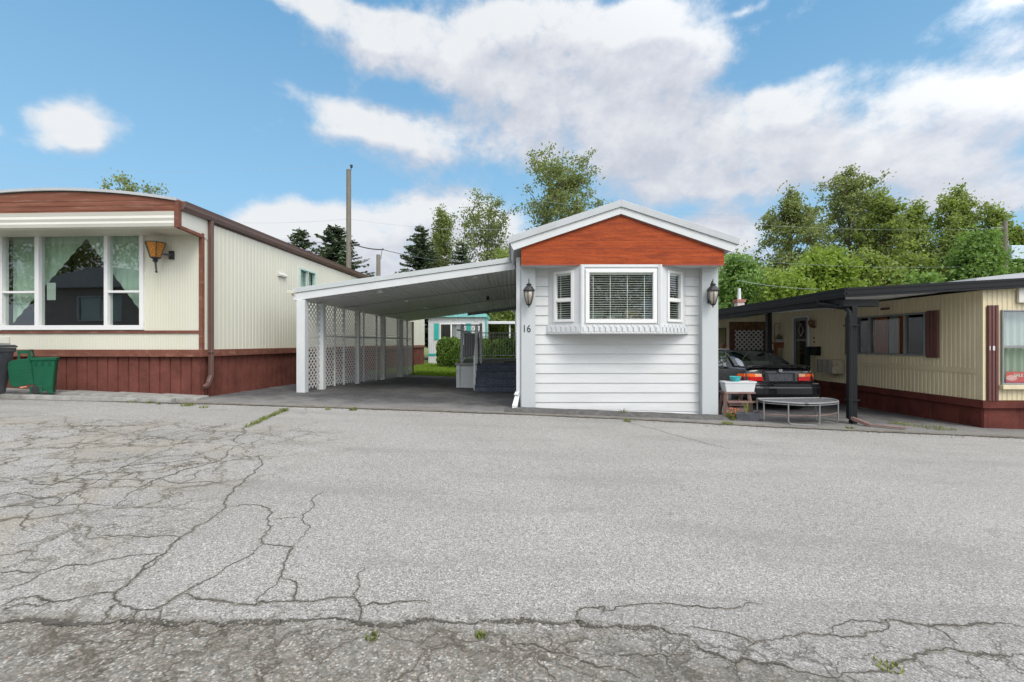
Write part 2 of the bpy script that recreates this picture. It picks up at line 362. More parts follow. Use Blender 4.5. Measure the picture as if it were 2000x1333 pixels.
# glass
def glass_mat(name, tint=(.75,.82,.8), refl=.12, rough=.0, wavy=.0):
    mm=bpy.data.materials.new(name); mm.use_nodes=True; t=mm.node_tree; t.nodes.clear()
    tr=N(t,'ShaderNodeBsdfTransparent'); tr.inputs[0].default_value=(*tint,1)
    gl=N(t,'ShaderNodeBsdfGlossy'); gl.inputs['Roughness'].default_value=rough; gl.inputs['Color'].default_value=(.95,.97,1,1)
    fr=N(t,'ShaderNodeFresnel'); fr.inputs[0].default_value=1.5
    if wavy:
        bp=N(t,'ShaderNodeBump'); bp.inputs['Strength'].default_value=wavy; bp.inputs['Distance'].default_value=.02
        L(t,noise(t,objvec(t),1.6,1),bp.inputs['Height']); L(t,bp.outputs[0],gl.inputs['Normal']); 
    bf=N(t,'ShaderNodeNewGeometry'); f_=math_(t,'MULTIPLY',math_(t,'ADD',fr.outputs[0],refl,clamp=True),math_(t,'SUBTRACT',1.0,bf.outputs['Backfacing']))
    mx_=N(t,'ShaderNodeMixShader'); L(t,f_,mx_.inputs[0]); L(t,tr.outputs[0],mx_.inputs[1]); L(t,gl.outputs[0],mx_.inputs[2])
    o_=N(t,'ShaderNodeOutputMaterial'); L(t,mx_.outputs[0],o_.inputs[0]); return mm
m['glass']=glass_mat('window_glass',(.92,.96,.93),.10,0,.02)
m['glass_dark']=glass_mat('dark_window_glass',(.85,.85,.85),.03,0,.03)
m['glass_clear']=glass_mat('clear_window_glass',(.92,.95,.93),.02,0,.1)
m['car_glass']=glass_mat('car_glass',(.55,.62,.57),.16,.0)
m['lamp_glass']=M_('frosted_lamp_glass',(.55,.50,.42),.25,.1,8); m['lamp_glass'].node_tree.nodes['Principled BSDF'].inputs['Transmission Weight'].default_value=.5
m['amber']=M_('amber_glass',(.48,.20,.03),.25,.15,8); m['amber'].node_tree.nodes['Principled BSDF'].inputs['Transmission Weight'].default_value=.35
def cloth_mat(name,col,trans=.35):
    mm=bpy.data.materials.new(name); mm.use_nodes=True; t=mm.node_tree; t.nodes.clear()
    d=N(t,'ShaderNodeBsdfDiffuse'); d.inputs[0].default_value=(*col,1); tl=N(t,'ShaderNodeBsdfTranslucent'); tl.inputs[0].default_value=(*col,1)
    mx_=N(t,'ShaderNodeMixShader'); mx_.inputs[0].default_value=trans; L(t,d.outputs[0],mx_.inputs[1]); L(t,tl.outputs[0],mx_.inputs[2])
    o_=N(t,'ShaderNodeOutputMaterial'); L(t,mx_.outputs[0],o_.inputs[0]); return mm
m['curtain']=cloth_mat('sheer_curtain',(.52,.64,.54),.2)
m['curtain_grey']=cloth_mat('grey_curtain',(.52,.57,.52),.3)
m['curtain_rust']=cloth_mat('rust_curtain',(.50,.20,.08),.2)
# car paint etc.
def paint(name,col):
    mm,t,b=base_mat(name); b.inputs['Base Color'].default_value=(*col,1); b.inputs['Roughness'].default_value=.32
    b.inputs['Coat Weight'].default_value=.55; b.inputs['Coat Roughness'].default_value=.03; b.inputs['Specular IOR Level'].default_value=.25; 
    n_=noise(t,objvec(t),5,5); L(t,mapr(t,n_,.35,.7,.22,.45),b.inputs['Roughness']); return mm
m['car_black']=paint('black_car_paint',(.005,.005,.007)); m['car_white']=paint('white_car_paint',(.75,.76,.78))
m['tail_red']=M_('red_lens',(.50,.006,.004),.3,.12,30,spec=.2); m['tail_amber']=M_('amber_lens',(.85,.13,.01),.3,.12,30,spec=.2); m['tail_clear']=M_('clear_lens',(.85,.45,.25),.3,.1,30,spec=.2)
m['chrome']=M_('chrome',(.7,.7,.7),.15,.02,3,metal=1)
m['seat']=M_('car_seat_fabric',(.20,.19,.17),.9,.1,8)
# ribbed soffit
def foliage(name, c1, c2, scale=.45, trans=.3):
    mm=bpy.data.materials.new(name); mm.use_nodes=True; t=mm.node_tree; t.nodes.clear()
    v=objvec(t); g_=N(t,'ShaderNodeNewGeometry')
    n1=noise(t,v,scale,3); c=mixc(t, mapr(t,n1,.35,.65), c1, c2)
    wn_=N(t,'ShaderNodeTexWhiteNoise',noise_dimensions='3D'); L(t,vmath(t,'SNAP',v,(.35,.35,.35)).outputs[0],wn_.inputs[0])
    c=mixc(t, math_(t,'MULTIPLY',wn_.outputs[0],.45), c, tuple(x*.45 for x in c1))
    d=N(t,'ShaderNodeBsdfPrincipled'); L(t,c,d.inputs['Base Color']); d.inputs['Roughness'].default_value=.55; d.inputs['Specular IOR Level'].default_value=.35
    tl=N(t,'ShaderNodeBsdfTranslucent'); L(t,mixc(t,.5,c,(c2[0]*1.3,c2[1]*1.3,c2[2]*.6)),tl.inputs[0])
    mx_=N(t,'ShaderNodeMixShader'); mx_.inputs[0].default_value=trans; L(t,d.outputs[0],mx_.inputs[1]); L(t,tl.outputs[0],mx_.inputs[2])
    o_=N(t,'ShaderNodeOutputMaterial'); L(t,mx_.outputs[0],o_.inputs[0]); return mm
m['leaf_mid']=foliage('leaves_mid_green',(.15,.205,.045),(.29,.37,.09),trans=.4)
m['leaf_olive']=foliage('leaves_olive',(.14,.175,.060),(.26,.31,.105),trans=.4)
m['leaf_lime']=foliage('leaves_yellow_green',(.17,.25,.038),(.31,.42,.07),trans=.4)
m['leaf_bright']=foliage('leaves_fresh_green',(.125,.225,.052),(.23,.36,.095),trans=.4)
m['leaf_dark']=foliage('leaves_dark',(.028,.055,.022),(.06,.095,.04))
m['needles']=foliage('fir_needles',(.075,.115,.065),(.15,.20,.11),.6,.12)
m['cedar']=foliage('cedar_hedge_leaves',(.06,.12,.012),(.14,.23,.03),1.6,.2)
m['grass']=foliage('grass_blades',(.12,.21,.018),(.24,.36,.04),1.5,.3)
m['weed']=foliage('weed_blades',(.13,.17,.035),(.22,.24,.07),3,.25)
# asphalt
def asphalt(name, kind):
    mm,t,b=base_mat(name); v=objvec(t)
    sp_=N(t,'ShaderNodeSeparateXYZ'); L(t,v,sp_.inputs[0]); X,Y=sp_.outputs[0],sp_.outputs[1]
    big=noise(t,v,.45,4,.6); mid=noise(t,v,2.6,5,.6); fine=noise(t,v,75,3,.75); fine2=noise(t,v,110,2,.7)
    vo=N(t,'ShaderNodeTexVoronoi'); vo.inputs['Scale'].default_value=150; L(t,v,vo.inputs['Vector'])
    vo2=N(t,'ShaderNodeTexVoronoi'); vo2.inputs['Scale'].default_value=105; L(t,v,vo2.inputs['Vector'])
    sepc=N(t,'ShaderNodeSeparateColor'); L(t,vo.outputs['Color'],sepc.inputs[0])
    sepd=N(t,'ShaderNodeSeparateColor'); L(t,vo2.outputs['Color'],sepd.inputs[0])
    if kind=='road':
        c=mixc(t, mapr(t,big,.35,.65), (.222,.212,.193), (.275,.264,.243))
        c=mixc(t, mapr(t,mid,.45,.75,0,.35), c, (.24,.23,.205))
        dark=(.075,.072,.068); light=(.54,.525,.49)
        c=mixc(t, mapr(t,fine,.50,.62,0,.85), c, dark)
        c=mixc(t, mapr(t,noise(t,v,130,2,.8),.52,.66,0,.65), c, light)
        c=mixc(t, mapr(t,sepc.outputs[0],.80,.90,0,.55), c, (.09,.085,.08))
        c=mixc(t, mapr(t,sepc.outputs[1],.84,.92,0,.6), c, light)
        c=mixc(t, mapr(t,noise(t,v,26,4,.9),.50,.64,0,.42), c, (.13,.125,.115))
        # older, coarse surface nearest the camera
        yb=math_(t,'ADD',Y,math_(t,'MULTIPLY',math_(t,'SUBTRACT',noise(t,v,1.6,5,.6),.5),.26))
        yb=math_(t,'ADD',yb,math_(t,'MULTIPLY',mapr(t,X,.2,1.6),.28))
        old=mapr(t,yb,2.02,2.10,1,0)
        oc=mixc(t, mapr(t,sepd.outputs[0],0,1), (.125,.117,.100), (.265,.253,.228)); oc=mixc(t, mapr(t,noise(t,v,30,4,.8),.48,.66,0,.8), oc, (.050,.045,.034))
        oc=mixc(t, mapr(t,sepd.outputs[1],.86,.92,0,.75), oc, (.42,.40,.35))
        oc=mixc(t, mapr(t,sepd.outputs[2],.92,.97,0,.6), oc, (.26,.18,.13))
        oc=mixc(t, mapr(t,vo2.outputs['Distance'],.5,.8,0,.45), oc, (.08,.075,.062))
        oc=mixc(t, mapr(t,noise(t,v,5,6,.7),.42,.66,0,.6), oc, (.105,.094,.070))
        c=mixc(t, old, c, oc)
        # finer crazing where the road is broken up at the left
        dv=vmath(t,'MULTIPLY_ADD',N(t,'ShaderNodeTexNoise').outputs['Color'],(0,0,0),v).outputs[0]
        wn2=N(t,'ShaderNodeTexNoise'); wn2.inputs['Scale'].default_value=2.2; wn2.inputs['Detail'].default_value=5; wn2.inputs['Roughness'].default_value=.65; L(t,v,wn2.inputs['Vector'])
        dv=vmath(t,'MULTIPLY_ADD',vmath(t,'SUBTRACT',wn2.outputs['Color'],(.5,.5,.5)).outputs[0],(.75,.75,0),v).outputs[0]
        ve=N(t,'ShaderNodeTexVoronoi',feature='DISTANCE_TO_EDGE'); ve.inputs['Scale'].default_value=1.75; L(t,dv,ve.inputs['Vector'])
        ve2=N(t,'ShaderNodeTexVoronoi',feature='DISTANCE_TO_EDGE'); ve2.inputs['Scale'].default_value=3.6; L(t,dv,ve2.inputs['Vector'])
        ln=mapr(t,ve.outputs[0],.004,.022,1,0); ln2=mapr(t,ve2.outputs[0],.004,.036,.9,0)
        # region: left of a line and in front of the far strip
        reg=math_(t,'ADD',X,math_(t,'MULTIPLY',Y,.05))
        reg=mapr(t,math_(t,'ADD',reg,math_(t,'MULTIPLY',math_(t,'SUBTRACT',noise(t,v,.9,3),.5),2.2)),-1.7,-2.9,0,1)
        reg=math_(t,'MULTIPLY',reg,mapr(t,Y,6.9,6.0,0,1))
        brk=mapr(t,noise(t,v,3.1,3),.32,.48,.15,1)
        cm=math_(t,'MULTIPLY',math_(t,'MULTIPLY',math_(t,'MAXIMUM',ln,math_(t,'MULTIPLY',ln2,mapr(t,noise(t,v,1.1,2),.38,.5))),reg),brk)
        nearm=math_(t,'MULTIPLY',math_(t,'MAXIMUM',ln,ln2),math_(t,'MULTIPLY',mapr(t,Y,2.3,2.0,0,1),.8))
        cm=math_(t,'MAXIMUM',cm,math_(t,'MULTIPLY',nearm,brk))
        halo=math_(t,'MULTIPLY',mapr(t,ve.outputs[0],0,.10,.42,0),reg)
        tint=math_(t,'MULTIPLY',reg,mapr(t,noise(t,v,1.3,4,.6),.48,.64,0,.40)); c=mixc(t, tint, c, (.235,.205,.145))
        c=mixc(t, halo, c, (.17,.145,.10))
        c=mixc(t, math_(t,'MULTIPLY',cm,.9), c, (.060,.050,.034))
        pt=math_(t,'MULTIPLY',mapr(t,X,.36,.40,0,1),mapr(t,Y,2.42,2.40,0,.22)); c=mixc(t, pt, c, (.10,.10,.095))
        st_=mapr(t,noise(t,objvec(t,(.35,1.6,1)),1.1,4,.6),.50,.66,0,.36); c=mixc(t, st_, c, (.165,.158,.145)); sp2=mapr(t,noise(t,v,1.9,2,.5),.70,.76,0,.35); c=mixc(t, sp2, c, (.11,.105,.10))
        h=math_(t,'ADD',math_(t,'MULTIPLY',fine,1.0),math_(t,'MULTIPLY',cm,-2.5))
        bump(t,b,math_(t,'ADD',h,math_(t,'MULTIPLY',math_(t,'MULTIPLY',vo2.outputs['Distance'],-.9),old)),.55,.006)
    else:
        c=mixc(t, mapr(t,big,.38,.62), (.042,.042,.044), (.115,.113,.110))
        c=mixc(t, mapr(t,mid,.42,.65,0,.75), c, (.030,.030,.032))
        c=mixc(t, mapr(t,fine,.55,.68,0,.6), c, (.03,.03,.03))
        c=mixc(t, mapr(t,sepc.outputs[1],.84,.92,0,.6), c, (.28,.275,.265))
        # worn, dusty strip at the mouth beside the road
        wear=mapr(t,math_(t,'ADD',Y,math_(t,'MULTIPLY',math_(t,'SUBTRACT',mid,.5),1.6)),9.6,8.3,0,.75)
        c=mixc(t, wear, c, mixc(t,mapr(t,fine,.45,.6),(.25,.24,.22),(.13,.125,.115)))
        bump(t,b,fine,.5,.005)
    L(t,c,b.inputs['Base Color']); b.inputs['Roughness'].default_value=.88; b.inputs['Specular IOR Level'].default_value=.25
    return mm
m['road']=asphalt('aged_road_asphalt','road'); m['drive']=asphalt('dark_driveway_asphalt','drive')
m['soil']=M_('lawn_soil',(.10,.14,.03),1,.3,2,dirt=(.13,.11,.06),dirt_amt=.6)
# ------------------------------------------------------------------ ground
def sheet(name, mat, xs, ylo, yhi, ny, off):
    mb=MB(); idx=[]
    for x in xs:
        a,b=ylo(x),yhi(x); idx.append([mb.vert((x,a+(b-a)*j/ny,gz(x,a+(b-a)*j/ny)+off)) for j in range(ny+1)])
    for i in range(len(xs)-1):
        for j in range(ny): mb.f.append([idx[i][j],idx[i+1][j],idx[i+1][j+1],idx[i][j+1]])
    return struct(mb.build(name, mat))
def lin(a,b,n): return [a+(b-a)*i/n for i in range(n+1)]
def curve(pts):
    def f(x):
        if x<=pts[0][0]: return pts[0][1]
        for (a,b),(c,d) in zip(pts,pts[1:]):
            if x<=c: return b+(d-b)*(x-a)/(c-a)
        return pts[-1][1]
    return f
far=[-600,-300,-150,-90]+lin(-60,60,60)+[90,150,300,600]
fy=lambda y:[y]
mbg=MB(); ys=[-400,-200,-100,-40,-20,-10,0,5,9,12,15,20,25,30,40,60,100,200,400,700]
ids=[[mbg.vert((x,y,gz(x,y)-.03)) for y in ys] for x in far]
for i in range(len(far)-1):
    for j in range(len(ys)-1): mbg.f.append([ids[i][j],ids[i+1][j],ids[i+1][j+1],ids[i][j+1]])
struct(mbg.build('ground', m['soil']))
edge_pts=[(-40,7.75),(-9.2,7.80),(-6.2,8.02),(-5,8.12),(-2,8.22),(0,8.25),(2,8.18),(4.3,7.95),(6,7.85),(9,7.72),(40,7.7)]
edge=curve(edge_pts)
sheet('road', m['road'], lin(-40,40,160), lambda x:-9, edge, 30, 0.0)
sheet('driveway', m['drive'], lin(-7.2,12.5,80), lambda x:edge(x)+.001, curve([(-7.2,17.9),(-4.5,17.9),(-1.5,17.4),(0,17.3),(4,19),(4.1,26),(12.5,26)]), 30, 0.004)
sheet('gravel_strip', m['dirt2'], lin(-40,-7.201,30), lambda x:edge(x)+.001, lambda x:9.4, 4, .004)
# crumbling seam between road and driveways
def frac(pts, it, amp, rnd):
    for _ in range(it):
        out=[pts[0]]
        for a,b in zip(pts,pts[1:]):
            d=b-a; mid=(a+b)/2+Vector((-d.y,d.x,0))*rnd.uniform(-amp,amp); out+= [mid,b]
        pts=out
    return pts
def strip(mb, pts, wfun, off, rnd):
    prev=None
    for i,p in enumerate(pts):
        d=pts[min(i+1,len(pts)-1)]-pts[max(i-1,0)]; d.normalize(); n=Vector((-d.y,d.x,0)); w=wfun(i/(len(pts)-1))
        a=p+n*w*rnd.uniform(.12,.95); b=p-n*w*rnd.uniform(.12,.95)
        ia=mb.vert((a.x,a.y,gz(a.x,a.y)+off)); ib=mb.vert((b.x,b.y,gz(b.x,b.y)+off))
        if prev: mb.f.append([prev[0],prev[1],ib,ia])
        prev=(ia,ib)
rnd=random.Random(5)
CR3=[ # traced on the enlarged left half: x/2, 760+y/2
 (1.3,[(1118,85),(1030,118),(945,155),(925,190),(890,250),(870,270),(790,300),(690,330),(610,355),(520,400),(440,470)]),
 (.8,[(945,155),(850,165),(720,200),(660,235),(540,280),(470,315),(400,350),(330,385),(210,455),(160,440)]),
 (1.5,[(905,258),(960,265),(1010,265),(1020,285),(1005,310),(960,350),(940,375),(900,410),(880,435),(880,465),(830,500),(770,535),(705,580),(650,640),(600,670),(555,710),(500,765),(450,800),(470,830),(540,862),(620,858),(660,830),(720,795),(800,750),(870,710),(950,665),(1000,630),(1035,605)]),
 (1.3,[(880,465),(960,452),(1020,455),(1053,467),(1050,520),(1035,560),(1030,608),(1090,612),(1140,618),(1120,660),(1105,710),(1090,740),(1040,790),(1000,845)]),
 (2.0,[(720,800),(770,818),(850,830),(920,840),(1000,845),(1020,830),(1090,832),(1150,830)]),
 (1.4,[(1090,740),(1130,745),(1160,760),(1155,800),(1150,828),(1200,830),(1250,825),(1330,815),(1385,812),(1405,850),(1460,835),(1560,830),(1650,830),(1690,840)]),
 (.9,[(1425,690),(1405,750),(1390,790),(1385,812)]),(1.3,[(1405,850),(1400,910)]),
 (1.5,[(0,850),(60,820),(150,810),(250,830),(330,810),(420,795),(450,800)]),(.9,[(0,870),(60,845),(150,850),(200,830)]),
 (1.2,[(390,915),(420,870),(470,835)]),(1.0,[(0,790),(90,765),(180,715),(260,690),(350,690),(440,665),(540,650),(650,638)]),
 (1.3,[(0,715),(80,712),(170,712)]),(1.1,[(380,575),(520,575),(640,572),(705,578)]),
 (.7,[(1140,618),(1190,560),(1180,510),(1215,470),(1220,430),(1265,400)]),(.5,[(1060,510),(1110,505),(1180,505)]),
 (1.0,[(0,360),(100,350),(200,378),(300,350),(400,355),(520,355),(640,355),(700,370),(780,365),(860,368),(930,378)]),
 (1.0,[(0,465),(80,455),(150,465),(230,455),(320,450),(440,460)]),(.8,[(0,415),(70,405),(140,430),(200,425),(220,450)]),
 (.8,[(90,555),(80,530),(110,500),(130,470)]),(.6,[(0,240),(120,230),(240,215),(380,215),(500,220),(600,222),(700,240)]),
 (.9,[(150,400),(190,380),(300,345),(410,310),(520,300),(640,290),(760,270),(880,262)]),(.6,[(770,320),(760,350),(700,375)]),
 (.5,[(260,270),(290,240)]),(.5,[(520,400),(560,380),(610,355)]),(.5,[(1060,180),(1000,205),(985,240)]),(.5,[(300,180),(400,150),(560,140)]),
 (.7,[(600,185),(700,165),(800,155),(880,135),(960,128)]),(.6,[(390,160),(470,175),(600,185),(680,220)]),
 (.6,[(880,180),(850,200),(700,200),(620,195)]),(.9,[(555,710),(600,690),(640,650)]),(1.0,[(525,862),(515,915)]),(.9,[(630,862),(625,900)])]
CR4=[(1.5,[(250,900),(255,870),(300,855),(360,850),(350,880)]),(1.2,[(360,870),(420,850),(500,840),(590,835),(680,850),(780,858),(880,855),(980,840)]),
 (2.4,[(690,965),(720,1000),(760,1030),(820,1045),(870,1070),(900,1050),(950,1070),(1050,1075),(1120,1110),(1280,1130)]),
 (1.1,[(680,935),(760,940),(840,950),(900,970),(945,1000),(1020,985),(1080,965),(1160,955),(1240,960),(1330,970),(1380,970),(1430,945),(1470,930),(1460,905),(1380,908),(1300,915),(1250,930),(1245,955)]),
 (2.2,[(1430,900),(1500,905),(1580,920),(1640,930),(1740,925),(1860,920),(2000,932)]),
 (2.0,[(1280,1130),(1400,1105),(1480,1085),(1560,1060),(1620,1030),(1720,1018),(1760,1030),(1850,1035),(1930,1045),(2000,1040)]),
 (1.5,[(360,1030),(450,1045),(560,1040),(650,1040),(720,1035)]),(1.0,[(600,1040),(610,1080),(630,1110)]),(.8,[(1640,930),(1700,960),(1745,1000)]),
 (.8,[(430,110),(520,150),(640,180),(760,215),(850,235)]),(1.8,[(0,1000),(120,1010),(250,1050),(340,1090),(500,1130)]),(1,[(80,1040),(140,1110),(170,1146)]),
 (.9,[(900,1050),(880,1100),(900,1146)]),(.8,[(945,1000),(900,1040)])]
mb=MB(); mh=MB(); crack_pts=[]
for src,ox in ((CR3,0),(CR4,1000)):
    for w,pl in src:
        pts=[ground_at(ox+x/2,760+y/2) for x,y in pl]
        for p in pts: p.z=0
        n0=len(pts); near=sum(p.y for p in pts)/n0
        pts=frac(pts,4,.17,rnd)
        ww=.0046*w*(1+.12*max(0,near-2.5)); rl=rnd.random()*9
        crack_pts+=pts
        strip(mh,pts,lambda t:ww*2.6*(.2+.9*abs(math.sin(t*17+rl)))*min(1,5*t,5*(1-t)),.0015,rnd)
        strip(mb,pts,lambda t:ww*(.55+.7*abs(math.sin(t*7+rl)))*(.25+.75*min(1,6*t,6*(1-t))),.003,rnd)
o=mb.build('road_cracks', m['dirt']); struct(o)
struct(mh.build('crack_edges', M_('crumbled_crack_edge',(.165,.152,.125),1,.35,30,dirt=(.26,.25,.23),dirt_amt=.8,dirt_scale=22,bmp=.8,bscale=110)))
mb=MB(); seam=[(0,915),(120,905),(250,915),(400,920),(480,905),(600,905),(700,925),(800,908),(950,912),(1060,915),(1200,908),(1400,915),(1600,912),(1700,905),(1900,908),(2000,912),(2120,912),(2220,915),(2260,905),(2280,925),(2340,930),(2420,925),(2500,935),(2590,940),(2630,960),(2690,968)]
pts=[ground_at(x/2,760+y/2) for x,y in seam]
for p in pts: p.z=0
pts=frac(pts,5,.16,rnd); seam_pts=pts
strip(mb,pts,lambda t:.027*(.25+.8*abs(math.sin(t*23)))*(.4+.6*min(1,8*(1-t))),.0035,rnd)
struct(mb.build('road_seam', m['dirt']))
# seam dirt along road edge
mb=MB(); pts=[Vector((x,edge(x)+.01,0)) for x in lin(-7,11,60)]; pts=frac(pts,3,.06,rnd)
strip(mb,pts,lambda t:.05*(.5+.8*abs(math.sin(t*31))),.010,rnd); struct(mb.build('road_edge_seam', m['dirt']))
mb=MB()
for pl in ([(470,152),(560,142)],):
    pass
struct(sheet('dirt_patch', m['dirt2'], lin(8.1,9.9,24), lambda x:6.62-.13*math.sqrt(max(0,1-((x-9.4)/1.3)**2))*1.6, lambda x:6.66+.13*math.sqrt(max(0,1-((x-9.4)/1.3)**2))*1.4, 4, .005))
sheet('gutter_strip', m['dirt2'], lin(-7.2,12.5,80), lambda x:edge(x)+.0, lambda x:edge(x)+.20+.05*math.sin(x*3.1)+.03*math.sin(x*9.7), 3, .008)
bm_=MB(); pr=[(8.50,.0),(8.56,.045),(8.66,.065),(8.82,.055),(8.93,.02)]; prev=None
for x in lin(-.15,4.35,60):
    ty=.02*math.sin(x*5)+.012*math.sin(x*17); k_=min(1,(x+.15)/.3,(4.35-x)/.3); cur=[bm_.vert((x,y+ty,gz(x,y)+.006+h*k_)) for y,h in pr]
    if prev:
        for j in range(4): bm_.f.append([prev[j],cur[j],cur[j+1],prev[j+1]])
    prev=cur
struct(bm_.build('asphalt_berm', M_('dark_patched_asphalt',(.075,.072,.068),.9,.35,12,dirt=(.14,.13,.11),dirt_amt=.6,dirt_scale=7,bmp=.9,bscale=90), smooth=True))
# pebbles: loose stones in the broken seam
def pebble_field(name, pts_, smin, smax, mat):
    V=[];
    base=np.array([(1,0,0),(0,1,0),(-1,0,0),(0,-1,0),(0,0,1),(0,0,-1)],float)
    tri=[(0,1,4),(1,2,4),(2,3,4),(3,0,4),(1,0,5),(2,1,5),(3,2,5),(0,3,5)]
    for (x,y) in pts_:
        s=rnd.uniform(smin,smax); a=rnd.random()*6.3; sc=np.array([s,s*rnd.uniform(.6,1),s*rnd.uniform(.35,.6)])
        b=base*sc; ca,sa=math.cos(a),math.sin(a); b=np.stack([b[:,0]*ca-b[:,1]*sa,b[:,0]*sa+b[:,1]*ca,b[:,2]],1)+np.array([x,y,gz(x,y)+s*.25])
        for t in tri: V+= [b[t[0]],b[t[1]],b[t[2]]]
    return soup(name, V, None, mat, None, 3)
ps=[]
for _ in range(800):
    p=rnd.choice(seam_pts); ps.append((p.x+rnd.gauss(0,.04),p.y+rnd.gauss(-.02,.035)))
    if rnd.random()<.5: p=rnd.choice(crack_pts); ps.append((p.x+rnd.gauss(0,.012),p.y+rnd.gauss(0,.012)))
tag(pebble_field('loose_pebbles', ps, .004,.011, m['rock']),'small loose stones lying along the broken road seam','pebbles',kind='stuff')
ps=[(rnd.uniform(-7,11),0) for _ in range(3600)]; ps=[(x,edge(x)+rnd.gauss(.08,.14)) for x,_ in ps]+[(rnd.uniform(-8.6,-6),8.74+rnd.gauss(0,.05)) for _ in range(500)]+[(rnd.uniform(.4,3.8),8.98+rnd.gauss(0,.04)) for _ in range(300)]+[(rnd.uniform(7,9.0),rnd.uniform(8.0,9.4)) for _ in range(300)]
tag(pebble_field('edge_gravel', ps, .004,.014, m['rock']),'loose gravel along the edge of the road','gravel',kind='stuff')
# concrete kerb before the left home
kt=MB()
for a,b in zip(lin(-16,-6.05,12),lin(-16,-6.05,12)[1:]):
    y0=edge(a)+.02; y1=edge(b)+.02
    kt.hexa([(a,y0,gz(a,8)-.05),(b,y1,gz(b,8)-.05),(b,y1+.17,gz(b,8)-.05),(a,y0+.17,gz(a,8)-.05),(a,y0+.03,gz(a,8)+.075),(b,y1+.03,gz(b,8)+.075),(b,y1+.15,gz(b,8)+.075),(a,y0+.15,gz(a,8)+.075)])
struct(kt.build('kerb', m['concrete'], bevel=.012))
kt=MB()
for a,b in zip(lin(-16,-5.85,12),lin(-16,-5.85,12)[1:]):
    kt.hexa([(a,8.42,gz(a,8)-.05),(b,8.42,gz(b,8)-.05),(b,8.79,gz(b,8)-.05),(a,8.79,gz(a,8)-.05),(a,8.44,gz(a,8)+.06),(b,8.44,gz(b,8)+.045),(b,8.79,gz(b,8)+.06),(a,8.79,gz(a,8)+.075)])
struct(kt.build('concrete_ledge', m['concrete'], bevel=.01))
# lawn behind
struct(sheet('lawn', m['soil'], lin(-20,4,40), curve([(-20,17.9),(-4.5,17.9),(-1.5,17.4),(0,17.3),(4,18)]), lambda x:60, 30, .006))
V=[]
for _ in range(26000):
    x=rnd.uniform(-5.6,.5); y=17.6+abs(rnd.random()**1.3)*11.0
    z=gz(x,y)+.005; h=rnd.uniform(.05,.14); a=rnd.random()*3.14; w=rnd.uniform(.008,.016); dx,dy=math.cos(a)*w,math.sin(a)*w
    V+=[(x-dx,y-dy,z),(x+dx,y+dy,z),(x+rnd.gauss(0,.03),y+rnd.gauss(0,.03),z+h)]
tag(soup('lawn_grass', V, None, m['grass'], None, 3),'bright green grass beyond the carport','grass',kind='stuff')
def tuft(x,y,n,h,spread,mat,name,label,cat,group=None,sy=None,off=0):
    V=[]
    for _ in range(n):
        a=rnd.random()*6.3; r_=spread*math.sqrt(rnd.random()); px_=x+math.cos(a)*r_; py_=y+math.sin(a)*(r_ if sy is None else r_*sy)
        z=gz(px_,py_)+off; hh=h*rnd.uniform(.4,1.1); lean=hh*.7; b=rnd.random()*6.3; w=.0045*rnd.uniform(.6,1.4); dx,dy=-math.sin(b)*w,math.cos(b)*w
        mx_,my_=px_+math.cos(b)*lean*.35,py_+math.sin(b)*lean*.35; tx,ty=px_+math.cos(b)*lean,py_+math.sin(b)*lean
        V+=[(px_-dx,py_-dy,z),(px_+dx,py_+dy,z),(mx_+dx*.8,my_+dy*.8,z+hh*.65),(mx_-dx*.8,my_-dy*.8,z+hh*.65)]
        V+=[(mx_-dx*.8,my_-dy*.8,z+hh*.65),(mx_+dx*.8,my_+dy*.8,z+hh*.65),(tx+dx*.1,ty+dy*.1,z+hh),(tx-dx*.1,ty-dy*.1,z+hh)]
    o=soup(name, V, None, mat); tag(o,label,cat,group); return o
WEEDS=[(690,802,60,.07,.07,'weed tuft in the driveway edge seam, nearest the carport centre'),(640,801,25,.05,.04,'tiny weed in the driveway edge seam left of a bigger tuft'),
 (368,793,70,.06,.11,'yellowish weed tuft on the cracked kerb end by the left home corner'),(398,797,40,.05,.07,'small weed just right of the kerb end tuft'),
 (258,786,45,.05,.08,'leftmost of three small weeds along the left kerb'),(292,788,40,.05,.06,'middle one of three small weeds along the left kerb'),(312,790,25,.05,.04,'rightmost of three small weeds along the left kerb'),
 (1217,812,90,.13,.05,'leafy weed sprouting at the foot of the white front wall'),(1226,824,60,.06,.07,'low weed on the asphalt just before the white front wall'),
 (1762,830,120,.06,.22,'left patch of green weeds on the drive by the black post'),(1830,838,160,.06,.28,'right patch of green weeds on the drive near the dark red skirting'),
 (1950,1242,30,.02,.025,'moss clump low in the coarse asphalt'),(1450,1260,30,.02,.03,'moss clump in the crack before the white home'),(1905,1273,40,.02,.05,'mossy tuft in the crack at lower right'),(1420,829,90,.06,.10,'dry brown-green weed below the corner of the right white column'),(1660,838,50,.05,.07,'small weed at the foot of the black awning post')]
for (a,b,n,h,s,lab) in WEEDS:
    if a in (1950,1450,1905): a,b={1950:(937,1243),1450:(728,1246),1905:(1735,1303)}[a]
    p=ground_at(a,b); o=tuft(p.x,p.y,n,h,s,m['weed'],'weed',lab,'weed','weeds growing in cracks')
    if s>.2: o['kind']='stuff'
V=[]
o=MB()
p0,p1=ground_at(556,803),ground_at(480,836)
parts_=[]
for k in range(46):
    t=rnd.random()**1.5; q=p0.lerp(p1,t); parts_.append(q)
V=[]
for q in parts_:
    for _ in range(9):
        x=q.x+rnd.gauss(0,.02); y=q.y+rnd.gauss(0,.035); z=gz(x,y); b=rnd.random()*6.3; hh=rnd.uniform(.02,.06)
        V+=[(x-.005,y,z),(x+.005,y,z),(x+math.cos(b)*.03,y+math.sin(b)*.03,z+hh),(x+math.cos(b)*.03-.003,y+math.sin(b)*.03,z+hh)]
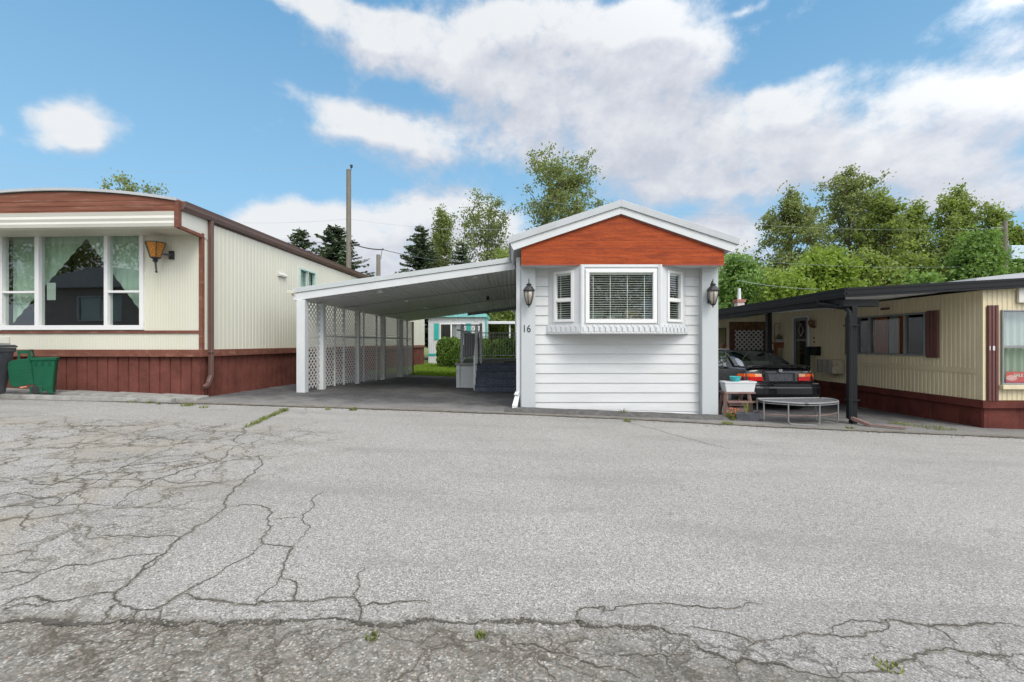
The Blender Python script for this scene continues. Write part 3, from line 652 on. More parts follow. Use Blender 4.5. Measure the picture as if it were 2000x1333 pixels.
tag(soup('crack_grass',V,None,m['weed']),'line of green grass growing in the long road crack','grass')
# ------------------------------------------------------------------ building helpers
def frame_M(O, ex, ey):
    ex=Vector(ex).normalized(); ey=Vector(ey).normalized(); ez=Vector((0,0,1))
    M=Matrix.Identity(4)
    for i,v in enumerate((ex,ey,ez)): 
        for j in range(3): M[j][i]=v[j]
    for j in range(3): M[j][3]=Vector(O)[j]
    return M
def wallg(mb, x0, x1, zb, zt, holes=(), rib=None, y=0.0):
    """front-facing (-y) wall sheet in the local frame with rectangular holes and pressed ribs"""
    zb_=zb if callable(zb) else (lambda x:zb); zt_=zt if callable(zt) else (lambda x:zt)
    xs={x0,x1}; 
    for h in holes: xs|={h[0],h[1]}
    prof=[]
    if rib:
        p,d,duty=rib; k0=int(math.floor(x0/p))-1
        k=k0
        while k*p<x1:
            for f_,dv in ((0,0),(duty,0),(duty+.13,d),(.87,d)):
                xx=(k+f_)*p
                prof.append((xx,dv))
                if x0<xx<x1: xs.add(xx)
            k+=1
        prof.sort()
        def disp(x):
            import bisect
            i=bisect.bisect_right(prof,(x,9))-1; i=max(0,min(i,len(prof)-2)); a,b=prof[i],prof[i+1]
            return a[1] if b[0]==a[0] else a[1]+(b[1]-a[1])*(x-a[0])/(b[0]-a[0])
    else: disp=lambda x:0
    xs=sorted(xs); xs=[x for i,x in enumerate(xs) if i==0 or x-xs[i-1]>1e-5]
    zs=sorted({z for h in holes for z in (h[2],h[3])})
    lv=[None]+zs+[None]; grid=[]
    for x in xs:
        col=[zb_(x)]+zs+[zt_(x)]; grid.append([mb.vert((x,y+disp(x),z)) for z in col])
    for i in range(len(xs)-1):
        xm=(xs[i]+xs[i+1])/2
        for j in range(len(zs)+1):
            lo = zs[j-1] if j>0 else -1e9; hi = zs[j] if j<len(zs) else 1e9
            zm = (max(lo,-99)+min(hi,99))/2 if 0<j<len(zs) else (hi-.001 if j==0 else lo+.001)
            if any(h[0]<xm<h[1] and h[2]<zm<h[3] for h in holes): continue
            mb.f.append([grid[i][j],grid[i+1][j],grid[i+1][j+1],grid[i][j+1]])
    return mb
def window(parent, M, x0,x1,z0,z1, fw=.05, mull=(), bars=(), mat=None, glass=None, proud=.03, depth=.08, name='window', fwb=None, pane=True, label=None):
    """frame as the part, pane as the sub-part; bars: (xa,xb,z)"""
    f=MB(M); fwb=fwb or fw
    f.box(x0-fw,x1+fw,-proud,depth,z0-fwb,z0); f.box(x0-fw,x1+fw,-proud,depth,z1,z1+fw)
    f.box(x0-fw,x0,-proud+.001,depth,z0,z1); f.box(x1,x1+fw,-proud+.001,depth,z0,z1)
    for a,b in mull: f.box(a,b,-proud+.004,depth,z0,z1)
    for a,b,z in bars: f.box(a,b,-proud+.008,depth-.01,z-.022,z+.022)
    o=f.build(name, mat or m['vinyl'], parent, bevel=.004)
    if label: o['label']=label
    if pane:
        p=MB(M); p.box(x0,x1,.02,.026,z0,z1); p.build('pane', glass or m['glass'], o)
    return o
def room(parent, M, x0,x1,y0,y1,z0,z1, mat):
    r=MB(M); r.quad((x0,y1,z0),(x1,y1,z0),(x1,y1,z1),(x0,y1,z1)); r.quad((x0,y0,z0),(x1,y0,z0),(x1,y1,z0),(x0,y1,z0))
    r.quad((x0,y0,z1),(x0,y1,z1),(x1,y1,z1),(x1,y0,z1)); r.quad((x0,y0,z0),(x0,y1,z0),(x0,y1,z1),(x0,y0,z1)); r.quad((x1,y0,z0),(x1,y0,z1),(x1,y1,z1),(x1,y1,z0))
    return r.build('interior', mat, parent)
def drape(parent, M, x0,x1,ztop,zlow, y, mat, amp=.025, waves=9, name='curtain'):
    mb=MB(M); n=int(waves*8); rows=8; g_=[]
    for i in range(n+1):
        t=i/n; x=x0+(x1-x0)*t; zl=zlow(x) if callable(zlow) else zlow
        g_.append([mb.vert((x, y+amp*math.sin(t*waves*6.283+.6*math.sin(t*9))*(.5+.5*j/rows), ztop+(zl-ztop)*j/rows)) for j in range(rows+1)])
    for i in range(n):
        for j in range(rows): mb.f.append([g_[i][j],g_[i+1][j],g_[i+1][j+1],g_[i][j+1]])
    return mb.build(name, mat, parent, smooth=True)
# ------------------------------------------------------------------ left home
LH=thing('mobile_home','cream mobile home with brown curved gable, big curtained picture window and brown skirting','mobile home',(-6.0,8.8,gz(-6,8.8)))
ML=frame_M((-6.0,8.8,0),(1,-.045,0),(.045,1,0))
WL=4.9; LL=18.2
lx=lambda px,Y=8.8: (Y*(px-1000)/F+6.0)/(1+.045*(px-1000)/F)
lz=lambda py,Y=8.93: px2z(py,Y)
zs_=1.17
wx0,wx1,wz0,wz1=lx(8),lx(275),lz(636),lz(460)
mb=MB(ML); wallg(mb,-WL,0,1.155,3.44,[(wx0,wx1,wz0,wz1)],rib=(.055,.0022,.45)); mb.build('front_wall',m['cream'],LH)
MLs=ML@frame_M((0,0,0),(0,1,0),(-1,0,0))   # side frame: x runs back, -y faces the carport
sw=(3.72,4.56,2.57,3.32)
mb=MB(MLs); wallg(mb,0,LL,1.155,3.66,[sw],rib=(.124,.006,.60))
for q in range(1,8): mb.box(q*1.22*2-.012,q*1.22*2+.012,-.004,.001,1.16,3.66)
mb.build('side_wall',m['cream'],LH)
mb=MB(ML); wallg(mb,-WL,0,1.155,3.44,y=LL); mb.quad((-WL,0,1.155),(-WL,LL,1.155),(-WL,LL,3.66),(-WL,0,3.66)); mb.build('rear_wall',m['cream'],LH)
# skirting with real board grooves
gzl=lambda x,y: (lambda p: gz(p.x,p.y))(ML@Vector((x,y,0)))
mb=MB(ML); wallg(mb,-WL,-.0,lambda x:gzl(x,0)-.05,1.03,rib=(.212,.022,.84),y=.03); mb.build('skirting',m['skirt'],LH)
mb=MB(MLs); wallg(mb,0,LL,lambda x:gzl(0,x)-.05,1.03,rib=(.212,.022,.84),y=.03); mb.build('skirting',m['skirt'],LH)
mb=MB(ML); mb.box(-WL,.035,-.035,.03,1.03,1.168); mb.build('trim_band',m['brown_trim'],LH,bevel=.004)
mb=MB(MLs); mb.box(.038,LL,-.032,.03,1.03,1.168); mb.build('trim_band',m['brown_trim'],LH,bevel=.004)
mb=MB(ML); mb.box(-WL,-.035,-.022,0.0,lz(652),lz(646)-.002); mb.build('trim_band',m['brown_trim'],LH,bevel=.003)
mb=MB(ML); mb.box(-.045,.02,-.02,.05,1.168,3.42); mb.build('corner_trim',m['brown_trim'],LH,bevel=.003)
# overhanging upper front: soffit, cream fascia, brown gable, arched roof
OV=-.57
zf0=px2z(443,8.23); zf1=px2z(414,8.23); zr=px2z(392,8.23)
mb=MB(ML); mb.box(-WL,.01,OV,.0,zf0-.02,zf0); mb.build('soffit',m['cream'],LH)
mb=MB(ML); mb.prism_x([(OV-.03,zf0),(OV-.045,zf0+.06),(OV-.03,zf0+.10),(OV-.045,zf0+.15),(OV-.03,zf0+.2),(OV-.045,zf1),(OV,zf1),(OV,zf0)],-WL,.005); mb.build('fascia',m['cream_trim'],LH)
xc=-WL/2
arch=lambda x,top: zr+(top-zr)*(1-((x-xc)/(WL/2))**2)
n=28; xsA=[-WL+(WL+.0)*i/n for i in range(n+1)]
mb=MB(ML); prof=[(x,zf1) for x in (xsA[0],xsA[-1])]+[(x,arch(x,4.07)-.02) for x in reversed(xsA)]
mb.prism(prof,OV-.03,OV+.02)
for k in range(3): mb.box(-WL,0,OV-.036,OV-.03,zf1+.035+.085*k,zf1+.041+.085*k)
mb.build('gable',m['brown_gable'],LH)
mb=MB(ML); 
top=[(x,arch(x,4.09)+.03) for x in xsA]; bot=[(x,arch(x,4.09)-.02) for x in reversed(xsA)]
mb.prism(top+bot,OV-.07,LL+.2); mb.build('roof',m['metal_edge'],LH)
# side cheek of the overhang with brown edging
mb=MB(ML); 
cheek=[(OV,zf0),(OV,zr-.02),(.3,zr-.02),(.3,3.3),(0.02,3.42)]
mb.prism_x([(OV+.05,zf0+.03),(OV+.05,3.80),(.16,3.80),(.16,3.3),(0.05,3.36)],0,.012); mb.build('cheek_panel',m['cream_trim'],LH)
mb=MB(ML); mb.box(-.05,.03,OV-.05,OV+.03,zf0-.02,zr-.0); mb.bar((.0,OV+.0,zf0-.005),(.0,.03,3.36),.06,.06); mb.build('corner_trim',m['brown_trim'],LH,bevel=.003)
mb=MB(ML); mb.prism_x([(OV,3.66),(OV,3.86),(LL,3.86),(LL,3.66)],-.02,.0); mb.build('eave_board',m['gutter'],LH)
mb=MB(ML)
gp=[(.004,3.70),(.07,3.70),(.115,3.76),(.115,3.80),(.135,3.86),(.125,3.86),(.10,3.81),(.10,3.77),(.065,3.72),(.014,3.72),(.014,3.86),(.004,3.86)]
mb.prism(gp,OV+.02,LL); mb.prism([(.004,3.70),(.07,3.70),(.115,3.76),(.135,3.86),(.004,3.86)],OV,OV+.02); mb.build('gutter',m['gutter'],LH,bevel=.002)
mb=MB(ML); mb.box(.02,.10,.14,.21,.62,3.70); mb.bar((.06,.175,.66),(.06,.10,.52),.075,.07); mb.bar((.06,.12,.52),(.06,-.0,.44),.075,.065)
for z in (1.1,): mb.box(.005,.11,.12,.23,z,z+.04)
mb.build('downspout',m['gutter'],LH,bevel=.01)
# picture window
ms=[(lx(72),lx(78)),(lx(206),lx(212))]
w=window(LH,ML,wx0,wx1,wz0,wz1,fw=.075,mull=[(lx(71),lx(79)),(lx(206),lx(213))],bars=[(wx0,lx(71),lz(571)),(lx(213),wx1,lz(571))],fwb=.09,proud=.045,name='picture_window')
ax=lx(152); az_=lz(463)
drape(w,ML,wx0-.02,ax,wz1+.03,lambda x: az_+(lz(628)-az_)*(ax-x)/(ax-wx0+.0), .17,m['curtain'],waves=11,amp=.010)
drape(w,ML,ax,wx1+.02,wz1+.03,lambda x: az_+(lz(628)-az_)*(x-ax)/(wx1-ax), .17,m['curtain'],waves=10,amp=.010)
mb=MB(ML); 
for k in range(16): mb.box(wx0,lx(70),.10,.125,wz1-.03*k-.012,wz1-.03*k-.008)
mb.build('blind',m['curtain'],w)
mb=MB(ML); mb.box(lx(86),lx(103),.05,.055,lz(586),lz(552)); mb.build('notice',m['curtain_grey'],w)
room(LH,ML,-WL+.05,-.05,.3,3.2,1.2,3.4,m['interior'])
# side window and vent
w=window(LH,MLs,*sw,fw=.05,mull=[(4.12,4.16)],mat=M_('mint_frame',(.36,.50,.45),.5,.08,3),glass=m['glass_clear'],name='side_window',proud=.03)
mb=MB(MLs); mb.box(4.12,4.155,-.02,.02,2.57,3.32); mb.build('mullion',m['vinyl'],w)
drape(w,MLs,3.72,4.56,3.32,2.6,.12,m['curtain_grey'],amp=.03,waves=8)
mb=MB(MLs); mb.box(3.6,4.7,.2,.9,2.4,3.5); mb.build('interior',m['interior'],w)
mb=MB(MLs); mb.prism_x([(-.07,3.02),(-.01,3.08),(0,3.12),(0,2.98),(-.06,2.98)],2.62,2.98); mb.build('vent_hood',m['cream_trim'],LH,bevel=.004)
# front wall lamp (amber tapered)
lpx=-6.0+0
lc=Vector((lx(320),-.20,0)); zt,zb_=lz(474,8.6),lz(503,8.6)
lamp=MB(ML); 
def tri_lantern(frame_mb, glass_mb, c, zt, zb, rt, rb):
    for k in range(6):
        a=math.pi*2*k/6+.26; b=math.pi*2*(k+1)/6+.26
        A=(c.x+rt*math.cos(a),c.y+rt*math.sin(a),zt); B=(c.x+rt*math.cos(b),c.y+rt*math.sin(b),zt)
        A2=(c.x+rb*math.cos(a),c.y+rb*math.sin(a),zb); B2=(c.x+rb*math.cos(b),c.y+rb*math.sin(b),zb)
        glass_mb.quad(A2,B2,B,A); frame_mb.bar(A,A2,.014,.014); frame_mb.bar(A,B,.016,.016); frame_mb.bar(A2,B2,.014,.014)
gm=MB(ML); tri_lantern(lamp,gm,lc,zt,zb_,.17,.085)
lamp.lathe((lc.x,lc.y,zb_-.10),[(.012,0),(.03,.02),(.05,.04),(.03,.06),(.09,.10)],10)
lamp.tube([(lc.x,lc.y,zb_-.08),(lc.x+.02,lc.y,zb_-.26)],[.02,.012],8); lamp.lathe((lc.x+.02,lc.y,zb_-.29),[(.004,0),(.028,.02),(.01,.04)],8)
lamp.bar((lc.x,lc.y,zb_+.08),(lx(338),-.03,zb_+.08),.03,.03); lamp.box(lx(333),lx(341),-.05,-.0,zb_+.0,zb_+.16)
lo=lamp.build('wall_lamp',m['lamp_black'],LH); gm.build('glass',m['amber'],lo,solid=.004)
mb=MB(ML); mb.box(lx(-30),lx(20),-.03,-.001,lz(671),lz(659)); mb.build('grille',m['cream_trim'],LH)
# ------------------------------------------------------------------ white home 16
HB=thing('mobile_home','small white lap-sided home with red board gable, white bay window and number 16','mobile home',(2.1,8.9,gz(2.1,8.9)))
I4=Matrix.Identity(4)
Yw=9.07
def lap(mb, x0,x1,zb,ztop_edge,pitch,ztop,y,th=.018,holes=()):
    # clapboard: each board slants outward to its lower edge
    z=ztop_edge
    edges=[z]
    while edges[-1]>-.5: edges.append(edges[-1]-pitch)
    z=ztop_edge
    ups=[]
    while z<ztop: z+=pitch; ups.append(z)
    ed=sorted(edges+ups)
    for lo,hi in zip(ed,ed[1:]):
        for (a,b) in ((x0,x1),):
            la,lb=max(lo,zb(a)),max(lo,zb(b)); 
            if hi<=min(zb(a),zb(b))+.005: continue
            ha,hb=max(min(hi,ztop),la+.001),max(min(hi,ztop),lb+.001)
            segs=[(a,b)]
            for h in holes:
                if h[2]<hi and h[3]>lo:
                    segs=[s for (p,q) in segs for s in ((p,min(q,h[0])),(max(p,h[1]),q)) if s[1]-s[0]>.001]
            for p,q in segs:
                lp,lq=max(lo,zb(p)),max(lo,zb(q)); hp,hq=max(min(hi,ztop),lp+.001),max(min(hi,ztop),lq+.001)
                mb.hexa([(p,y-th,lp),(q,y-th,lq),(q,y+.02,lq),(p,y+.02,lp),(p,y-th*.15,hp-.0015),(q,y-th*.15,hq-.0015),(q,y+.02,hq-.0015),(p,y+.02,hp-.0015)])
bayh=(.72,3.45,1.49,2.78)
mb=MB(); lap(mb,.46,3.72,lambda x:gz(x,9)+.02,2.424,.192,2.785,Yw,.020,[bayh]); mb.build('front_wall',m['siding'],HB)
mb=MB(); mb.box(.46,3.72,Yw+.021,Yw+.025,-.1,1.6); mb.box(.46,.74,Yw+.021,Yw+.025,1.5,2.8); mb.box(3.43,3.72,Yw+.021,Yw+.025,1.5,2.8); mb.build('wall_backing',m['siding'],HB)
mb=MB(); 
for (x,sgn) in ((.20,-1),(4.015,1)):
    mb.hexa([(x-.02,9.3,gz(x,9)-.3),(x+.02,9.3,gz(x,9)-.3),(x+.02,27,gz(x,9)-.5),(x-.02,27,gz(x,9)-.5),(x-.02,9.3,2.9),(x+.02,9.3,2.9),(x+.02,27,2.9),(x-.02,27,2.9)])
mb.box(.22,3.99,26.96,27,-.6,2.9); mb.build('side_walls',m['siding'],HB)
for (a,b) in ((.18,.46),(3.72,4.035)):
    mb=MB(); xm=(a+b)/2; mb.hexa([(a,8.9,gz(a,8.9)-.01),(b,8.9,gz(b,8.9)-.01),(b,9.295,gz(b,8.9)-.05),(a,9.295,gz(a,8.9)-.05),(a,8.9,2.79),(b,8.9,2.79),(b,9.295,2.79),(a,9.295,2.79)])
    mb.build('column',m['column'],HB,bevel=.006)
YG=8.60
q=lambda px,py,Y=YG: (px2x(px,Y),px2z(py,Y))
mb=MB(); mb.prism([q(1018,482),q(1018,517),q(1417,517),q(1417,489),q(1213,419)],8.655,8.69); 
zb0=px2z(517,YG)
mb.build('gable',m['gable'],HB)
mb=MB()
for k in range(1,8):
    z=zb0+.158*k
    # narrow groove shadows between boards
    xa=px2x(1018,YG) if z<px2z(482,YG) else px2x(1018+(px2z(482,YG)*0+((z-px2z(482,YG))*F/YG))/63*195,YG)
    xb=px2x(1417,YG) if z<px2z(489,YG) else px2x(1417-((z-px2z(489,YG))*F/YG)/70*204,YG)
    if xb-xa>.1: mb.box(xa+.02,xb-.02,8.652,8.656,z-.002,z+.002)
mb.bar((px2x(1018,YG),8.645,px2z(482,YG)-.008),(px2x(1213,YG),8.645,px2z(419,YG)-.008),.02,.014); mb.bar((px2x(1213,YG),8.645,px2z(419,YG)-.008),(px2x(1417,YG),8.645,px2z(489,YG)-.008),.02,.014)
mb.box(px2x(1018,YG),px2x(1417,YG),8.64,8.656,zb0-.012,zb0+.012)
mb.build('gable_trim',M_('gable_edge',(.24,.045,.02),.5,.1,5),HB)
mb=MB(); mb.box(px2x(1018,YG)+.005,px2x(1417,YG)-.005,8.69,9.33,zb0-.004,zb0+.03); mb.build('soffit',m['white'],HB)
mb=MB(); mb.prism([q(1003,489),q(1213,418),q(1213,404),q(995,474)],8.60,8.65); mb.prism([q(1213.3,418),q(1432,493),q(1441,477),q(1213.3,404)],8.60,8.65)
mb.build('fascia',m['white'],HB,bevel=.003)
mb=MB(); mb.prism([q(994,476),q(1213,404.5),q(1213,391),q(993,463)],8.57,27.2); mb.prism([q(1213.05,404.5),q(1443,479),q(1444,466),q(1213.05,391)],8.57,27.2)
mb.build('roof',m['metal_edge'],HB,bevel=.003)
mb=MB(); mb.prism([q(1003,486),q(1213,416),q(1213,405),q(997,476)],8.70,27.1); mb.prism([q(1213.3,416),q(1432,490),q(1438,479),q(1213.3,405)],8.70,27.1); mb.build('eave_soffit',m['white'],HB)
# bay window
A=Vector((.713,9.07,0)); B=Vector((1.325,8.62,0)); Cc=Vector((2.805,8.62,0)); D=Vector((3.46,9.07,0))
bay=MB()
def bayside(mb, Pa, Pb, holes, zb, zt):
    d=(Pb-Pa); M=frame_M(Pa, d, Vector((-d.y,d.x,0))); sub=MB(M); wallg(sub,0,d.length,zb,zt,holes)
    i0=len(mb.v); mb.v+=sub.v; mb.f+=[[i+i0 for i in f] for f in sub.f]; return M,d.length
M1,L1=bayside(bay,A,B,[(.202,.533,1.758,2.644)],1.475,2.785)
M2,L2=bayside(bay,B,Cc,[(.139,1.342,1.746,2.628)],1.475,2.785)
M3,L3=bayside(bay,Cc,D,[(.258,.611,1.758,2.644)],1.475,2.785)
bay.prism_z([(A.x,A.y),(B.x,B.y),(Cc.x,Cc.y),(D.x,D.y)],1.46,1.49)
bo=bay.build('bay_window',m['white'],HB)
for (M,l,h,fw) in ((M1,L1,(.202,.533,1.758,2.644),.055),(M2,L2,(.139,1.342,1.746,2.628),.075),(M3,L3,(.258,.611,1.758,2.644),.055)):
    f=MB(M); x0,x1,z0,z1=h
    f.box(x0-fw,x1+fw,-.03,.05,z0-fw,z0); f.box(x0-fw,x1+fw,-.03,.05,z1,z1+fw*.9); f.box(x0-fw,x0,-.029,.05,z0,z1); f.box(x1,x1+fw,-.029,.05,z0,z1)
    if l<1: f.box(x0,x1,-.02,.045,2.096,2.166)
    f.build('frame',m['vinyl'],bo,bevel=.005)
    p=MB(M); p.box(x0,x1,.015,.02,z0,z1); p.build('pane',m['glass_clear'],bo)
    bl=MB(M); z=z1-.02
    while z>z0+.01:
        bl.hexa([(x0,.050,z-.006),(x1,.050,z-.006),(x1,.090,z-.001),(x0,.090,z-.001),(x0,.050,z-.0012),(x1,.050,z-.0012),(x1,.090,z+.0038),(x0,.090,z+.0038)]); z-=.044
    nc=4 if l>1 else 1
    for k in range(nc):
        x=x0+(x1-x0)*(k+.25)/(nc-.3) if nc>1 else x0+.07
        bl.box(x-.004,x+.004,.046,.048,z0,z1)
    bl.box(x0,x1,.045,.1,z1-.03,z1+.03)
    bl.build('blind',m['blind'],bo)
# dentil shelf trim below the bay, corner posts and rope trim
tr=MB()
for (M,l) in ((M1,L1),(M2,L2),(M3,L3)):
    def bx(a,b,c,d_,e,f_):
        s=MB(M); s.box(a,b,c,d_,e,f_); i0=len(tr.v); tr.v+=s.v; tr.f+=[[i+i0 for i in q_] for q_ in s.f]
    bx(-.02,l+.02,-.05,-.001,1.475,1.50); bx(-.01,l+.01,-.03,-.001,1.50,1.64); 
    nd=int(l/.105)
    for k in range(nd): 
        x=(k+.5)*l/nd; bx(x-.034,x+.034,-.055,-.031,1.505,1.60+.0*k); bx(x+.034,x+.06,-.045,-.031,1.60,1.645)
for pnt in (B,Cc): tr.lathe((pnt.x,pnt.y+.0,1.5),[(.04,0),(.04,1.28)],8)
tr.build('shelf_trim',m['white'],bo,bevel=.003)
rp=MB(M2)
for xx in (.028,L2-.028):
    z=1.66
    while z<2.74: rp.bar((xx-.014,-.018,z),(xx+.014,-.018,z+.022),.014,.018); z+=.024
xx=.05
while xx<L2-.05: rp.bar((xx,-.018,2.735),(xx+.022,-.018,2.755),.014,.016); xx+=.026
rp.build('rope_moulding',m['vinyl'],bo)
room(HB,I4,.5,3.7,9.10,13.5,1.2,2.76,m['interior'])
mb=MB(); mb.box(2.45,2.75,9.9,9.96,1.2,2.02); mb.build('curtain',M_('ochre_curtain',(.42,.27,.08),.8,.1,5),bo)
mb=MB(); mb.box(1.5,1.66,9.9,9.96,1.2,1.98); mb.build('curtain',M_('ochre_curtain',(.42,.27,.08),.8,.1,5),bo)
mb=MB(); mb.lathe((2.08,9.6,1.2),[(.06,0),(.05,.35),(.13,.38),(.09,.66)],12); mb.build('lampshade',m['blind'],bo)
mb=MB(); mb.box(1.7,2.0,9.95,10,1.2,2.0); mb.box(2.2,2.4,9.95,10,1.2,1.95); mb.build('curtain',m['curtain_grey'],bo)
for k in range(4):
    mb=MB(); mb.lathe((1.15+.28*k,9.9+.6*k,2.735),[(.05,0),(.05,.012)],10); mb.build('ceiling_spot',m['white_in'],bo)
# carriage lamps
def carriage(parent, x, y, z):
    f=MB(); c=Vector((x,y-.16,z))
    f.lathe(c+Vector((0,0,.105)),[(.115,0),(.118,.012),(.105,.03),(.085,.06),(.05,.10),(.035,.105),(.055,.118),(.055,.128),(.018,.15),(.010,.165),(.008,.22),(.002,.245)],12)
    f.lathe(c+Vector((0,0,-.215)),[(.004,0),(.016,.012),(.006,.028),(.03,.045),(.045,.06),(.05,.07)],10)
    for k in range(6):
        a=k*math.pi/3+.3; f.tube([c+Vector((.105*math.cos(a),.105*math.sin(a),.11)),c+Vector((.085*math.cos(a),.085*math.sin(a),-.02)),c+Vector((.045*math.cos(a),.045*math.sin(a),-.15))],.006,5)
    arm=[]
    for k in range(13):
        t=k/12; ang=R(-60)+t*R(260); arm.append((x,y-.075-.055*math.cos(ang)-.0,z+.235+.05*math.sin(ang)+.02))
    f.tube([(x,y-.02,z+.02),(x,y-.035,z+.12),(x,y-.06,z+.22),(x,y-.10,z+.285),(x,y-.145,z+.30),(x,y-.165,z+.26)],.010,6)
    f.box(x-.04,x+.04,y-.03,y-.001,z-.12,z+.1)
    o=f.build('wall_lamp',m['lamp_black'],parent,smooth=False)
    g_=MB(); g_.lathe(c+Vector((0,0,-.15)),[(.038,0),(.078,.13),(.098,.255)],12); g_.build('glass',m['lamp_glass'],o,smooth=True)
    return o
carriage(HB,.325,8.9,2.19); carriage(HB,3.86,8.9,2.19)
text_obj('house_number','16',.205,(.285,8.895,px2z(643,8.9)),m['black_text'],HB,sx=.85)
mb=MB(); mb.box(.085,.165,8.95,9.02,gz(.1,9)+.28,2.98); mb.bar((.125,8.985,.33),(.085,8.93,.26),.085,.07)
mb.hexa([(.0,8.80,gz(0,9)+.02),(.10,8.80,gz(0,9)+.02),(.11,8.98,gz(0,9)+.04),(.03,8.98,gz(0,9)+.04),(.0,8.80,gz(0,9)+.09),(.10,8.80,gz(0,9)+.09),(.165,8.99,.34),(.085,8.99,.34)])
mb.build('downspout',m['white'],HB,bevel=.004)
mb=MB(); mb.box(.165,.178,8.93,8.97,gz(.1,9),2.78); mb.build('cable_conduit',m['wire_grey'],HB)
# ------------------------------------------------------------------ carport of 16
CP=thing('carport','open white carport with sloping roof and lattice side, joined to the small white home','carport',(-2.3,12,gz(-2.3,12)))
cl=lambda Y: -4.86+.126*(Y-10.4)
def czb(u,v): # underside height: u 0 left..1 right, v 0 front..1 back
    f0=2.26+(2.975-2.26)*u; b0=2.10+(2.66-2.10)*u; return f0+(b0-f0)*v
Y0,Y1=10.4,17.7
def cpt(u,v,dz=0):
    Y=Y0+(Y1-Y0)*v; xl=cl(Y)-.1; return (xl+(.17-xl)*u, Y, czb(u,v)+dz)
mb=MB(); nu=180
prev=None
for i in range(nu+1):
    u=i/nu; d=(0,.028,.028,0)[i%4]; cur=[mb.vert(cpt(u,v/6,.03+d)) for v in range(7)]
    if prev:
        for k in range(6): mb.f.append([prev[k],cur[k],cur[k+1],prev[k+1]])
    prev=cur
mb.build('ceiling',M_('white_ribbed_ceiling',(.70,.71,.70),.35,.08,1.5,dirt=(.34,.34,.30),dirt_amt=.5,dirt_scale=1.5,stretch=(3,.4,1)),CP)
mb=MB(); mb.hexa([cpt(0,0,.06),cpt(1,0,.06),cpt(1,1,.06),cpt(0,1,.06),cpt(0,0,.20),cpt(1,0,.20),cpt(1,1,.20),cpt(0,1,.20)]); mb.build('roof',m['metal_edge'],CP)
mb=MB()
a=Vector(cpt(0,0)); b=Vector(cpt(1,0)); b.x=.075
def fas(z0,z1,y0,y1): mb.hexa([(a.x-.02,y0,a.z+z0),(b.x,y0,b.z+z0),(b.x,y1,b.z+z0),(a.x-.02,y1,a.z+z0),(a.x-.02,y0,a.z+z1),(b.x,y0,b.z+z1),(b.x,y1,b.z+z1),(a.x-.02,y1,a.z+z1)])
fas(0,.17,Y0-.03,Y0+.03); mb.build('fascia',m['white'],CP,bevel=.004)
mb=MB(); fas(.172,.285,Y0-.055,Y0+.03); mb.build('drip_edge',m['column'],CP,bevel=.004)
mb=MB(); mb.bar(Vector(cpt(.55,1,.02)),Vector(cpt(1,1,.0)),.06,.14); mb.build('rear_beam',m['rail_grey'],CP)
for v in (.28,.62):
    mb=MB(); mb.bar(Vector(cpt(0,v,.022)),Vector(cpt(1,v,.022)),.035,.012); mb.build('ceiling_seam',m['rail_grey'],CP)
def ceil_pt(px,py):
    # intersect pixel ray with ceiling
    lo,hi=10.4,17.7
    for k in range(60):
        Y=10.4+7.3*k/59; X=px2x(px,Y); z=px2z(py,Y); xl=cl(Y)-.1; u=(X-xl)/(.17-xl); v=(Y-Y0)/(Y1-Y0)
        if 0<=u<=1 and z>=czb(u,v)+.02: return Vector((X,Y,czb(u,v)+.03))
    return None
for (a_,b_) in ((743,571),(795,588),(832,602),(928,543),(965,597),(858,606)):
    p=ceil_pt(a_,b_)
    if p: 
        mb=MB(); mb.lathe(p-Vector((0,0,.03)),[(.05,0),(.075,.0),(.08,.012),(.08,.05)],14); mb.build('ceiling_spot',m['vinyl'],CP)
p=ceil_pt(953,580)
if p: mb=MB(); mb.lathe(p-Vector((0,0,.12)),[(.02,0),(.05,.02),(.05,.07),(.03,.08),(.03,.13)],10); mb.build('camera_dome',m['lamp_black'],CP)
mb=MB(); mb.bar((cl(10.4)-.24,10.36,2.47),(cl(10.4)-.08,10.36,2.45),.10,.06); mb.bar((cl(10.4)-.12,10.36,2.42),(cl(17.7)-.12,17.6,2.30),.09,.10); mb.build('gutter',m['cream'],CP)
def yline(px): return -6.11/((px-1000)/F-.126)
PO=[(590,.19),(627,.16),(653,.045),(671,.05),(698,.12),(710,.04),(735,.045),(748,.14),(776,.04),(782.5,.14),(795,.05),(806,.07)]
PY=[yline(p) for p,_ in PO]
for (px_,wd),Y in zip(PO,PY):
    mb=MB(); X=cl(Y)+.06; u=0; v=(Y-Y0)/(Y1-Y0)
    mb.box(X-wd/2,X+wd/2,Y-wd/2+.02,Y+wd/2+.02,gz(X,Y)-(.02 if wd>.1 else -.03),czb(0,v)+.02)
    o=mb.build('post',m['wood_orange'] if px_==806 else (m['white'] if wd>.15 else m['lattice']),CP,bevel=.004)
    if px_==806: o['label']='brown wooden end post'
